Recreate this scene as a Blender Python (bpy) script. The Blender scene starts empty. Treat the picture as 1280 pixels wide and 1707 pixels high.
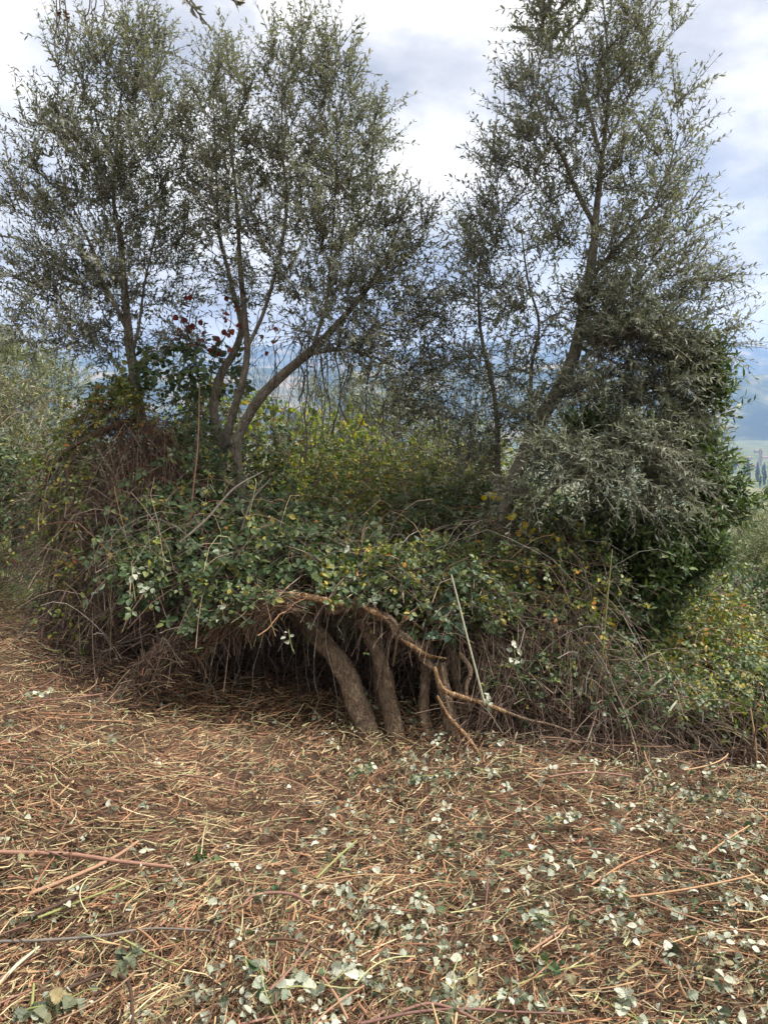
import bpy, math
import numpy as np
from mathutils import Vector, Matrix

# ---------------------------------------------------------------- camera, sky, sun, exposure
sc = bpy.context.scene
COL = sc.collection
F_PX, PITCH, EYE = 1265.0, math.radians(7.3), 1.6
cam_data = bpy.data.cameras.new('camera')
cam = bpy.data.objects.new('camera', cam_data)
COL.objects.link(cam)
cam.location = (0, 0, EYE)
cam.rotation_euler = (math.radians(90) - PITCH, 0, 0)
cam_data.sensor_fit = 'VERTICAL'
cam_data.sensor_height = 24
cam_data.lens = 24 * F_PX / 1707
cam_data.clip_start = 0.05
cam_data.clip_end = 30000
sc.camera = cam

SUN_EL, SUN_AZ = math.radians(54), math.radians(88)
SUN_DIR = Vector((math.sin(SUN_AZ) * math.cos(SUN_EL), math.cos(SUN_AZ) * math.cos(SUN_EL), math.sin(SUN_EL)))
sun_data = bpy.data.lights.new('sun', 'SUN')
sun_data.energy = 3.8
sun_data.angle = math.radians(18)
sun_data.color = (1.0, 0.94, 0.85)
sun = bpy.data.objects.new('sun', sun_data)
COL.objects.link(sun)
sun.rotation_euler = SUN_DIR.to_track_quat('Z', 'Y').to_euler()
sun.location = (0, 0, 300)

world = bpy.data.worlds.new('World')
sc.world = world
world.use_nodes = True
nt = world.node_tree
nt.nodes.clear()


def N(t, kind, **kw):
    n = t.nodes.new(kind)
    for k, v in kw.items():
        if k.startswith('i_'):
            key = k[2:]
            n.inputs[int(key) if key.isdigit() else key.replace('_', ' ')].default_value = v
        else:
            setattr(n, k, v)
    return n


def ramp(t, fac, stops, interp='LINEAR'):
    r = t.nodes.new('ShaderNodeValToRGB')
    r.color_ramp.interpolation = interp
    e = r.color_ramp.elements
    while len(e) < len(stops):
        e.new(0.5)
    for el, (p, c) in zip(e, stops):
        el.position = p
        el.color = (c[0], c[1], c[2], 1) if not isinstance(c, (int, float)) else (c, c, c, 1)
    if fac is not None:
        t.links.new(fac, r.inputs[0])
    return r


L = nt.links.new
tc = N(nt, 'ShaderNodeTexCoord')
sep = N(nt, 'ShaderNodeSeparateXYZ'); L(tc.outputs['Generated'], sep.inputs[0])
zc = N(nt, 'ShaderNodeMath', operation='MAXIMUM', i_1=0.0); L(sep.outputs['Z'], zc.inputs[0])
za = N(nt, 'ShaderNodeMath', operation='ADD', i_1=0.32); L(zc.outputs[0], za.inputs[0])
dv = N(nt, 'ShaderNodeVectorMath', operation='DIVIDE'); L(tc.outputs['Generated'], dv.inputs[0])
cmb = N(nt, 'ShaderNodeCombineXYZ')
for k in range(3):
    L(za.outputs[0], cmb.inputs[k])
L(cmb.outputs[0], dv.inputs[1])
cn = N(nt, 'ShaderNodeTexNoise', i_Scale=1.35, i_Detail=5.0, i_Roughness=0.5, i_Distortion=0.25)
mp = N(nt, 'ShaderNodeMapping'); mp.inputs['Location'].default_value = (3.3, 5.1, 0.0)
L(dv.outputs[0], mp.inputs[0]); L(mp.outputs[0], cn.inputs['Vector'])
cover = ramp(nt, cn.outputs[0], [(0.34, 0.72), (0.48, 1.0)])
cn2 = N(nt, 'ShaderNodeTexNoise', i_Scale=1.9, i_Detail=6.0, i_Roughness=0.58)
mp2 = N(nt, 'ShaderNodeMapping'); mp2.inputs['Location'].default_value = (11.0, 3.0, 1.0)
L(dv.outputs[0], mp2.inputs[0]); L(mp2.outputs[0], cn2.inputs['Vector'])
shade = ramp(nt, cn2.outputs[0], [(0.36, (0.225, 0.225, 0.24)), (0.45, (0.34, 0.33, 0.325)), (0.52, (0.50, 0.475, 0.435)), (0.62, (0.70, 0.66, 0.59))])
# cloud in front of the sun glows: forward scattering round the sun's direction
dot = N(nt, 'ShaderNodeVectorMath', operation='DOT_PRODUCT'); dot.inputs[1].default_value = SUN_DIR
nrm = N(nt, 'ShaderNodeVectorMath', operation='NORMALIZE'); L(tc.outputs['Generated'], nrm.inputs[0]); L(nrm.outputs[0], dot.inputs[0])
dmx = N(nt, 'ShaderNodeMath', operation='MAXIMUM', i_1=0.0); L(dot.outputs['Value'], dmx.inputs[0])
pw = N(nt, 'ShaderNodeMath', operation='POWER', i_1=9.0); L(dmx.outputs[0], pw.inputs[0])
gl = N(nt, 'ShaderNodeMath', operation='MULTIPLY_ADD', i_1=0.5, i_2=0.95); L(pw.outputs[0], gl.inputs[0])
cs = N(nt, 'ShaderNodeVectorMath', operation='SCALE'); L(shade.outputs[0], cs.inputs[0])
# overcast skies are brighter overhead than at the horizon
ov = N(nt, 'ShaderNodeMath', operation='MULTIPLY_ADD', i_1=0.8, i_2=0.73); L(zc.outputs[0], ov.inputs[0])
gv = N(nt, 'ShaderNodeMath', operation='MULTIPLY'); L(gl.outputs[0], gv.inputs[0]); L(ov.outputs[0], gv.inputs[1])
L(gv.outputs[0], cs.inputs['Scale'])
sky = N(nt, 'ShaderNodeTexSky', sky_type='NISHITA', sun_disc=False, sun_elevation=SUN_EL, sun_rotation=SUN_AZ,
        altitude=200, air_density=1.0, dust_density=2.0, ozone_density=1.5)
sks = N(nt, 'ShaderNodeVectorMath', operation='SCALE'); sks.inputs['Scale'].default_value = 0.06
L(sky.outputs[0], sks.inputs[0])
mx = N(nt, 'ShaderNodeMixRGB'); L(cover.outputs[0], mx.inputs[0]); L(sks.outputs[0], mx.inputs[1]); L(cs.outputs[0], mx.inputs[2])
bg = N(nt, 'ShaderNodeBackground', i_Strength=1.0); L(mx.outputs[0], bg.inputs[0])
wo = N(nt, 'ShaderNodeOutputWorld'); L(bg.outputs[0], wo.inputs[0])

sc.view_settings.view_transform = 'Standard'
sc.view_settings.look = 'None'
sc.view_settings.exposure = 1.4
sc.view_settings.gamma = 1.0
sc.view_settings.use_curve_mapping = False
sc.cycles.max_bounces = 5
sc.cycles.diffuse_bounces = 3
sc.cycles.glossy_bounces = 2
sc.cycles.transmission_bounces = 3
sc.cycles.volume_bounces = 1
sc.cycles.use_denoising = True
sc.cycles.use_adaptive_sampling = True
sc.cycles.adaptive_threshold = 0.02

# ---------------------------------------------------------------- helpers
rng = np.random.default_rng(11)
CP, SP = math.cos(PITCH), math.sin(PITCH)


def at(px, py, d):
    """world point seen at photo pixel (px, py), d metres ahead of the camera"""
    px, py, d = np.broadcast_arrays(np.asarray(px, float), np.asarray(py, float), np.asarray(d, float))
    cx, cy = (px - 640) / F_PX, (853.5 - py) / F_PX
    t = d / (CP + cy * SP)
    return np.stack([cx * t, d, EYE + (-SP + cy * CP) * t], -1)


def unit(v):
    return v / np.maximum(np.linalg.norm(v, axis=-1, keepdims=True), 1e-9)


def vnoise(x, y, seed=0):
    """smooth value noise, vectorised"""
    xi, yi = np.floor(x).astype(np.int64), np.floor(y).astype(np.int64)
    xf, yf = x - xi, y - yi
    u, v = xf * xf * (3 - 2 * xf), yf * yf * (3 - 2 * yf)

    def hsh(a, b):
        n = (a * 374761393 + b * 668265263 + seed * 974711) & 0x7fffffff
        n = ((n ^ (n >> 13)) * 1274126177) & 0x7fffffff
        return ((n ^ (n >> 16)) & 0xffff) / 65535.0
    return (hsh(xi, yi) * (1 - u) + hsh(xi + 1, yi) * u) * (1 - v) + (hsh(xi, yi + 1) * (1 - u) + hsh(xi + 1, yi + 1) * u) * v


def fbm(x, y, seed=0, octs=4):
    s, a = 0, 0.5
    for o in range(octs):
        s = s + a * (vnoise(x * 2 ** o, y * 2 ** o, seed + o) - 0.5)
        a *= 0.5
    return s


def hgt(x, y):
    x, y = np.asarray(x, float), np.asarray(y, float)
    s = 1 / (1 + np.exp(-np.clip((x + 0.5) / 1.3, -30, 30)))
    q = np.clip((y - 6.2) / 0.9, -30, 4000)
    drop = 0.42 * 0.9 * np.where(q > 30, q, np.log1p(np.exp(np.minimum(q, 30)))) * (0.16 + 0.84 * s)
    z = -86 * (1 - np.exp(-drop / 86))
    z = z + np.where(y < 0, -0.12 * y, 0)
    near = np.exp(-np.maximum(y - 6, 0) / 3)
    z = z + near * (0.09 * fbm(x * 0.9, y * 0.9, 3) + 0.05 * fbm(x * 3.1, y * 3.1, 9) + 0.045 * fbm(x * 7.3, y * 7.3, 15, 2))
    # heap of cuttings in the near left corner, shallow dip under the arch
    z = z + 0.13 * np.exp(-((x + 1.15) ** 2 / 0.5 + (y - 2.75) ** 2 / 0.35)) + 0.42 * np.exp(-((x + 2.5) ** 2 / 1.1 + (y - 3.8) ** 2 / 1.2))
    z = z - 0.05 * np.exp(-((x + 0.15) ** 2 / 0.15 + (y - 2.7) ** 2 / 0.25))
    # ditch cut along the foot of the thicket at the right
    z = z - 0.22 * np.exp(-((x - 1.85) ** 2 / 0.10 + (y - 3.45) ** 2 / 0.05))
    return z


class MB:
    def __init__(self):
        self.v, self.f, self.n = [], [], 0

    def add(self, v, f):
        v = np.asarray(v, float).reshape(-1, 3)
        f = np.asarray(f, np.int64)
        if len(v) == 0:
            return self
        self.v.append(v)
        self.f.append(f + self.n)
        self.n += len(v)
        return self

    def mesh(self, name, mat, base=(0, 0, 0), smooth=False):
        v = np.concatenate(self.v) - np.asarray(base, float)
        me = bpy.data.meshes.new(name)
        me.vertices.add(len(v))
        me.vertices.foreach_set('co', v.astype(np.float32).ravel())
        loops = np.concatenate([f.ravel() for f in self.f])
        sizes = np.concatenate([np.full(len(f), f.shape[1]) for f in self.f])
        me.loops.add(len(loops))
        me.loops.foreach_set('vertex_index', loops.astype(np.int32))
        me.polygons.add(len(sizes))
        starts = np.concatenate([[0], np.cumsum(sizes)[:-1]])
        me.polygons.foreach_set('loop_start', starts.astype(np.int32))
        me.polygons.foreach_set('loop_total', sizes.astype(np.int32))
        me.polygons.foreach_set('use_smooth', np.full(len(sizes), smooth))
        me.update(calc_edges=True)
        me.materials.append(mat)
        return me

    def build(self, name, mat, parent=None, smooth=False, base=None):
        b = (parent['base'] if parent is not None and 'base' in parent else (0, 0, 0)) if base is None else base
        o = bpy.data.objects.new(name, self.mesh(name, mat, b, smooth))
        COL.objects.link(o)
        if parent is not None:
            o.parent = parent
        elif base is not None:
            o.location = base
        return o


def tag(o, label=None, cat=None, group=None, kind=None):
    for k, v in (('label', label), ('category', cat), ('group', group), ('kind', kind)):
        if v:
            o[k] = v
    return o


def thing(name, label, cat, base=(0, 0, 0), group=None):
    o = bpy.data.objects.new(name, None)
    COL.objects.link(o)
    o.location = base
    o.empty_display_size = 0.1
    o['base'] = [float(b) for b in base]
    return tag(o, label, cat, group)


def tubes(P, R, sides=4, cap=False):
    """P (M,K,3) paths, R (M,K) radii -> verts, quads"""
    P, R = np.asarray(P, float), np.asarray(R, float)
    M, K, _ = P.shape
    T = unit(np.gradient(P, axis=1))
    chord = unit(P[:, -1] - P[:, 0])
    alt = np.where(np.abs(chord[:, 2:3]) > 0.8, np.array([[1.0, 0.13, 0]]), np.array([[0, 0.1, 1.0]]))
    ref = unit(np.cross(chord, alt))[:, None, :]
    U = unit(ref - (ref * T).sum(-1, keepdims=True) * T)
    W = np.cross(T, U)
    a = np.arange(sides) * 2 * math.pi / sides
    R3 = R[..., None, None] if R.ndim == 2 else R[..., None]
    V = P[:, :, None, :] + R3 * (np.cos(a)[:, None] * U[:, :, None, :] + np.sin(a)[:, None] * W[:, :, None, :])
    idx = np.arange(M * K * sides).reshape(M, K, sides)
    q = np.stack([idx[:, :-1], np.roll(idx[:, :-1], -1, 2), np.roll(idx[:, 1:], -1, 2), idx[:, 1:]], -1).reshape(-1, 4)
    return V.reshape(-1, 3), q


def spline(ctrl, n):
    """Catmull-Rom through control rows, n samples, any width"""
    c = np.asarray(ctrl, float)
    c = np.vstack([2 * c[0] - c[1], c, 2 * c[-1] - c[-2]])
    seg = np.linalg.norm(np.diff(c[1:-1, :3], axis=0), axis=1)
    cum = np.concatenate([[0], np.cumsum(seg)])
    s = np.linspace(0, cum[-1], n)
    i = np.clip(np.searchsorted(cum, s, side='right') - 1, 0, len(seg) - 1)
    t = ((s - cum[i]) / np.maximum(seg[i], 1e-9))[:, None]
    p0, p1, p2, p3 = c[i], c[i + 1], c[i + 2], c[i + 3]
    return 0.5 * (2 * p1 + (p2 - p0) * t + (2 * p0 - 5 * p1 + 4 * p2 - p3) * t ** 2 + (3 * p1 - p0 - 3 * p2 + p3) * t ** 3)


def limb(rows, step=0.025):
    """rows of (px, py, depth, radius) -> (n,4) world path"""
    r = np.asarray(rows, float)
    c = np.concatenate([at(r[:, 0], r[:, 1], r[:, 2]), r[:, 3:4]], 1)
    n = max(5, int(np.linalg.norm(np.diff(c[:, :3], axis=0), axis=1).sum() / step))
    p = spline(c, n)
    p[:, 3] = np.maximum(p[:, 3], 0.002)
    return p


def bark_tube(mb, p, sides=14, rough=0.12, seed=0, cap0=True, cap1=True):
    """one gnarled, fluted limb"""
    n = len(p)
    s = np.concatenate([[0], np.cumsum(np.linalg.norm(np.diff(p[:, :3], axis=0), axis=1))])
    P = p[None, :, :3].copy()
    for k in range(3):
        P[0, :, k] += p[:, 3] * 0.35 * fbm(s * 7, s * 0 + k * 9.1, seed + 40)
    a = np.arange(sides) / sides
    ring = np.cos(2 * np.pi * a)[None, :] * 1.3
    ring2 = np.sin(2 * np.pi * a)[None, :] * 1.3
    flute = fbm(ring * 1.7 + s[:, None] * 1.3, ring2 * 1.7 + s[:, None] * 0.7 + 5, seed, 3)
    knot = fbm(ring * 1.2 + s[:, None] * 9, ring2 * 1.2 + s[:, None] * 9 + 31, seed + 7, 3)
    R = p[None, :, 3:4] * (1 + rough * 2.4 * flute + rough * 1.8 * knot)[None]
    v, q = tubes(P, R, sides)
    mb.add(v, q)
    base = mb.n - len(v)
    for on, i0, c in ((cap0, 0, P[0, 0]), (cap1, (n - 1) * sides, P[0, -1])):
        if on:
            cv = np.vstack([v[i0:i0 + sides], c[None]])
            tri = [(k, (k + 1) % sides, sides) for k in range(sides)]
            mb.add(cv, np.array(tri))
    return P[0]


def place(tv, tf, org, axis, nrm_, ln, wd):
    """instance a leaf template (x along, y across, z up) -> verts, faces"""
    M = len(org)
    X = unit(axis)
    Z = unit(nrm_ - (nrm_ * X).sum(-1, keepdims=True) * X)
    Y = np.cross(Z, X)
    ln, wd = np.broadcast_to(ln, (M,)), np.broadcast_to(wd, (M,))
    v = org[:, None, :] + tv[None, :, 0:1] * (X * ln[:, None])[:, None] + tv[None, :, 1:2] * (Y * wd[:, None])[:, None] + tv[None, :, 2:3] * (Z * ln[:, None])[:, None]
    f = (tf[None] + (np.arange(M) * len(tv))[:, None, None]).reshape(-1, tf.shape[1])
    return v.reshape(-1, 3), f


# leaf templates: unit length and width
LANCE_V = np.array([[0, 0, 0], [.32, -.46, .02], [.32, .46, .02], [.70, -.40, -.01], [.70, .40, -.01], [1, 0, -.07]])
LANCE_F = np.array([[0, 1, 2, 2], [1, 3, 4, 2], [3, 5, 4, 4]])


def fix_tri(mb, v, f):
    """add faces where a repeated last index marks a triangle"""
    t = f[:, 2] == f[:, 3]
    n0 = mb.n
    mb.v.append(v)
    mb.n += len(v)
    if (~t).any():
        mb.f.append(f[~t] + n0)
    if t.any():
        mb.f.append(f[t][:, :3] + n0)


OVATE_V = np.array([[0, 0, 0], [.16, -.34, .05], [.42, -.5, .07], [.74, -.33, .02], [1, 0, -.10], [.74, .33, .02], [.42, .5, .07], [.16, .34, .05], [.42, 0, -.01]])
OVATE_F = np.array([[0, 1, 2, 8], [2, 3, 4, 8], [4, 5, 6, 8], [6, 7, 0, 8]])


def toothed(seed, teeth=7):
    """a serrated bramble leaflet, folded along its midrib and a little curled"""
    g = np.random.default_rng(seed)
    t = np.linspace(0, 1, 2 * teeth + 1)
    w = 0.52 * np.sin(np.pi * np.clip(t, 0, 1) ** 0.78) ** 0.8
    w = w * (1 + 0.13 * np.where(np.arange(len(t)) % 2, 1, -1))
    w[0] = w[-1] = 0
    curl, fold = g.uniform(-.55, .35), g.uniform(.05, .6)
    z = curl * (t - .3) ** 2 * 1.5
    mid = np.stack([t, 0 * t, z], -1)
    le = np.stack([t, -w, z + fold * w + 0.03 * g.normal(size=len(t))], -1)
    ri = np.stack([t, w, z + fold * w + 0.03 * g.normal(size=len(t))], -1)
    n = len(t)
    V = np.vstack([mid, le, ri])
    Fq = []
    for i in range(n - 1):
        Fq.append((i, n + i, n + i + 1, i + 1))
        Fq.append((i, i + 1, 2 * n + i + 1, 2 * n + i))
    return V, np.array(Fq)


def in_poly(px, py, poly):
    c = np.zeros(len(px), bool)
    j = len(poly) - 1
    for i in range(len(poly)):
        xi, yi = poly[i]
        xj, yj = poly[j]
        c ^= ((yi > py) != (yj > py)) & (px < (xj - xi) * (py - yi) / ((yj - yi) or 1e-9) + xi)
        j = i
    return c


def scatter(poly, n, d_bot, d_top, thick, g):
    """points through the bush whose outline is poly: nearer at the foot, deeper at the top, thick metres deep"""
    xs, ys = [p[0] for p in poly], [p[1] for p in poly]
    out = []
    got = 0
    while got < n:
        px = g.uniform(min(xs), max(xs), n * 2)
        py = g.uniform(min(ys), max(ys), n * 2)
        k = in_poly(px, py, poly)
        out.append(np.stack([px[k], py[k]], -1))
        got += k.sum()
    p = np.concatenate(out)[:n]
    t = (max(ys) - p[:, 1]) / (max(ys) - min(ys))
    bump = 0.35 * fbm(p[:, 0] / 90, p[:, 1] / 90, int(g.integers(99)))
    d = d_bot + (d_top - d_bot) * t + thick * g.random(n) ** 1.5 + bump
    P = at(p[:, 0], p[:, 1], d)
    P[:, 2] = np.maximum(P[:, 2], hgt(P[:, 0], P[:, 1]) + 0.02)
    return P


# ---------------------------------------------------------------- materials
def new_mat(name):
    m = bpy.data.materials.new(name)
    m.use_nodes = True
    m.node_tree.nodes.clear()
    return m, m.node_tree


def rnd_fac(t):
    geo = N(t, 'ShaderNodeNewGeometry')
    oi = N(t, 'ShaderNodeObjectInfo')
    ad = N(t, 'ShaderNodeMath', operation='ADD')
    t.links.new(geo.outputs['Random Per Island'], ad.inputs[0])
    t.links.new(oi.outputs['Random'], ad.inputs[1])
    fr = N(t, 'ShaderNodeMath', operation='FRACT')
    t.links.new(ad.outputs[0], fr.inputs[0])
    return geo, fr.outputs[0]


def leaf_mat(name, top, under, trans=0.25, rough=0.5, spec=0.4, patch=0.0):
    m, t = new_mat(name)
    geo, fac = rnd_fac(t)
    a = ramp(t, fac, top)
    b = ramp(t, fac, under)
    mixc = N(t, 'ShaderNodeMixRGB')
    t.links.new(geo.outputs['Backfacing'], mixc.inputs[0])
    t.links.new(a.outputs[0], mixc.inputs[1])
    t.links.new(b.outputs[0], mixc.inputs[2])
    col = mixc.outputs[0]
    nz = N(t, 'ShaderNodeTexNoise', i_Scale=55.0, i_Detail=2.0)
    vr = ramp(t, nz.outputs[0], [(0.3, 0.78), (0.7, 1.18)])
    mul = N(t, 'ShaderNodeMixRGB', blend_type='MULTIPLY', i_0=1.0)
    t.links.new(col, mul.inputs[1]); t.links.new(vr.outputs[0], mul.inputs[2])
    col = mul.outputs[0]
    p = N(t, 'ShaderNodeBsdfPrincipled', i_Roughness=rough)
    p.inputs['Specular IOR Level'].default_value = spec
    t.links.new(col, p.inputs['Base Color'])
    tr = N(t, 'ShaderNodeBsdfTranslucent')
    hs = N(t, 'ShaderNodeMixRGB', blend_type='MULTIPLY', i_0=1.0)
    hs.inputs[2].default_value = (1.15, 1.25, 0.55, 1)
    t.links.new(a.outputs[0], hs.inputs[1]); t.links.new(hs.outputs[0], tr.inputs[0])
    mixs = N(t, 'ShaderNodeMixShader', i_0=trans)
    t.links.new(p.outputs[0], mixs.inputs[1]); t.links.new(tr.outputs[0], mixs.inputs[2])
    o = N(t, 'ShaderNodeOutputMaterial')
    t.links.new(mixs.outputs[0], o.inputs[0])
    return m


def stick_mat(name, stops, rough=0.7, bump=0.3, spec=0.25):
    m, t = new_mat(name)
    geo, fac = rnd_fac(t)
    a = ramp(t, fac, stops)
    nz = N(t, 'ShaderNodeTexNoise', i_Scale=38.0, i_Detail=3.0)
    vr = ramp(t, nz.outputs[0], [(0.3, 0.62), (0.7, 1.28)])
    mul = N(t, 'ShaderNodeMixRGB', blend_type='MULTIPLY', i_0=1.0)
    t.links.new(a.outputs[0], mul.inputs[1]); t.links.new(vr.outputs[0], mul.inputs[2])
    p = N(t, 'ShaderNodeBsdfPrincipled', i_Roughness=rough)
    p.inputs['Specular IOR Level'].default_value = spec
    t.links.new(mul.outputs[0], p.inputs['Base Color'])
    o = N(t, 'ShaderNodeOutputMaterial')
    t.links.new(p.outputs[0], o.inputs[0])
    return m


def bark_mat(name, dark, mid, light, lichen=(0.30, 0.31, 0.26), lich=0.45):
    m, t = new_mat(name)
    tco = N(t, 'ShaderNodeTexCoord')
    mpn = N(t, 'ShaderNodeMapping'); mpn.inputs['Scale'].default_value = (1, 1, 0.35)
    t.links.new(tco.outputs['Object'], mpn.inputs[0])
    n1 = N(t, 'ShaderNodeTexNoise', i_Scale=42.0, i_Detail=7.0, i_Roughness=0.7, i_Distortion=0.6)
    t.links.new(mpn.outputs[0], n1.inputs['Vector'])
    vo = N(t, 'ShaderNodeTexVoronoi', i_Scale=55.0, feature='DISTANCE_TO_EDGE')
    t.links.new(mpn.outputs[0], vo.inputs['Vector'])
    c = ramp(t, n1.outputs[0], [(0.32, dark), (0.5, mid), (0.68, light)])
    n2 = N(t, 'ShaderNodeTexNoise', i_Scale=16.0, i_Detail=5.0)
    lm = ramp(t, n2.outputs[0], [(0.52, 0.0), (0.66, lich)])
    mixc = N(t, 'ShaderNodeMixRGB'); mixc.inputs[2].default_value = (*lichen, 1)
    t.links.new(lm.outputs[0], mixc.inputs[0]); t.links.new(c.outputs[0], mixc.inputs[1])
    p = N(t, 'ShaderNodeBsdfPrincipled', i_Roughness=0.9)
    p.inputs['Specular IOR Level'].default_value = 0.15
    t.links.new(mixc.outputs[0], p.inputs['Base Color'])
    vr = ramp(t, vo.outputs['Distance'], [(0.0, 0.0), (0.18, 1.0)])
    add = N(t, 'ShaderNodeMath', operation='MULTIPLY_ADD', i_1=0.5)
    t.links.new(vr.outputs[0], add.inputs[0]); t.links.new(n1.outputs[0], add.inputs[2])
    bp = N(t, 'ShaderNodeBump', i_Strength=0.9, i_Distance=0.012)
    t.links.new(add.outputs[0], bp.inputs['Height']); t.links.new(bp.outputs[0], p.inputs['Normal'])
    o = N(t, 'ShaderNodeOutputMaterial')
    t.links.new(p.outputs[0], o.inputs[0])
    return m


M_OLIVE = leaf_mat('olive_leaf', [(0, (.095, .104, .085)), (.55, (.15, .16, .135)), (.9, (.21, .22, .185)), (1, (.23, .225, .15))],
                   [(0, (.22, .225, .205)), (1, (.40, .405, .37))], 0.30, 0.5, 0.3)
M_OLIVE_S = leaf_mat('olive_leaf_silver', [(0, (.08, .095, .065)), (.6, (.13, .15, .105)), (1, (.20, .215, .15))],
                     [(0, (.18, .20, .15)), (1, (.33, .35, .28))], 0.18, 0.6, 0.22)
M_OLIVE_FAR = leaf_mat('olive_leaf_pale', [(0, (.10, .125, .065)), (.6, (.155, .18, .09)), (1, (.25, .24, .09))],
                       [(0, (.22, .25, .17)), (1, (.34, .37, .27))], 0.2, 0.5, 0.3)
M_LAUREL = leaf_mat('laurel_leaf', [(0, (.032, .06, .02)), (.6, (.06, .10, .03)), (.92, (.11, .16, .045)), (1, (.17, .21, .07))],
                    [(0, (.08, .13, .045)), (1, (.14, .19, .07))], 0.22, 0.48, 0.3)
M_BRAMBLE = leaf_mat('bramble_leaf', [(0, (.026, .052, .020)), (.5, (.05, .085, .034)), (.82, (.085, .12, .045)), (.95, (.15, .17, .05)), (1, (.30, .24, .05))],
                     [(0, (.10, .135, .085)), (1, (.22, .26, .18))], 0.22, 0.5, 0.35)
M_YBRAMBLE = leaf_mat('bramble_leaf_yellowing', [(0, (.05, .085, .022)), (.5, (.10, .14, .03)), (.8, (.19, .20, .035)), (.95, (.36, .27, .03)), (1, (.38, .13, .02))],
                      [(0, (.13, .17, .085)), (1, (.26, .28, .15))], 0.3, 0.45, 0.4)
M_RUSSET = leaf_mat('dead_leaf', [(0, (.07, .032, .022)), (.6, (.13, .065, .04)), (1, (.20, .12, .07))],
                    [(0, (.12, .08, .06)), (1, (.22, .17, .13))], 0.1, 0.7, 0.2)
M_CREEPER = leaf_mat('creeper_leaf_red', [(0, (.09, .012, .012)), (.6, (.16, .025, .02)), (1, (.2, .06, .03))],
                     [(0, (.20, .06, .05)), (1, (.3, .13, .09))], 0.35, 0.5, 0.4)
M_VINE = leaf_mat('vine_leaf', [(0, (.055, .10, .018)), (.5, (.11, .17, .025)), (.85, (.24, .27, .03)), (1, (.50, .36, .02))],
                  [(0, (.12, .17, .06)), (1, (.28, .3, .1))], 0.42, 0.5, 0.35)
M_IVY = leaf_mat('ivy_leaf', [(0, (.025, .055, .035)), (1, (.07, .12, .075))], [(0, (.12, .17, .12)), (1, (.2, .25, .18))], 0.12, 0.3, 0.5)
M_YELLOW = leaf_mat('yellow_leaf', [(0, (.55, .42, .02)), (.45, (.42, .45, .05)), (.75, (.62, .40, .02)), (1, (.60, .22, .03))],
                    [(0, (.5, .42, .08)), (1, (.55, .32, .08))], 0.3, 0.5, 0.3)
M_PALE = leaf_mat('bramble_leaf_underside', [(0, (.20, .225, .17)), (.6, (.32, .34, .265)), (1, (.45, .455, .38))],
                  [(0, (.04, .085, .04)), (1, (.09, .14, .07))], 0.10, 0.6, 0.25)
M_FALLEN = leaf_mat('cut_bramble_leaf', [(0, (.05, .062, .036)), (.5, (.085, .10, .06)), (.8, (.13, .14, .085)), (1, (.22, .18, .09))],
                    [(0, (.20, .23, .17)), (1, (.40, .41, .33))], 0.12, 0.5, 0.35)
M_STRAW = stick_mat('cut_cane_bark', [(0, (.04, .025, .018)), (.20, (.10, .056, .036)), (.38, (.225, .108, .062)), (.56, (.33, .175, .095)),
                                     (.68, (.40, .275, .155)), (.80, (.47, .40, .24)), (.90, (.27, .30, .14)), (1, (.22, .11, .085))])
M_CHAFF = stick_mat('chaff', [(0, (.035, .022, .016)), (.3, (.10, .058, .038)), (.6, (.22, .125, .07)), (.85, (.37, .25, .14)), (1, (.24, .25, .16))])
M_DEAD = stick_mat('dead_cane_bark', [(0, (.055, .038, .032)), (.4, (.115, .075, .06)), (.75, (.19, .135, .105)), (.95, (.29, .22, .165)), (1, (.36, .30, .2))])
M_GREYTWIG = stick_mat('grey_twig_bark', [(0, (.09, .08, .07)), (1, (.23, .205, .175))])
M_TWIG = stick_mat('olive_twig_bark', [(0, (.065, .055, .045)), (1, (.14, .12, .10))])
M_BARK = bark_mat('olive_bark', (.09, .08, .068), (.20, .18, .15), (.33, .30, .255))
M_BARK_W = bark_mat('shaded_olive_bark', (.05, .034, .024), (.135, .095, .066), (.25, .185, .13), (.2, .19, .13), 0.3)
M_TORN = bark_mat('torn_wood', (.09, .055, .033), (.25, .155, .085), (.5, .36, .21), (.30, .17, .09), 0.3)
M_PINK = stick_mat('big_cane_bark', [(0, (.13, .07, .06)), (.5, (.22, .12, .095)), (1, (.30, .18, .115))])
M_GREENCANE = stick_mat('green_cane_bark', [(0, (.16, .18, .06)), (1, (.30, .30, .13))])
M_PALECANE = stick_mat('pale_cane_bark', [(0, (.30, .30, .22)), (1, (.40, .39, .29))])


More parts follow.
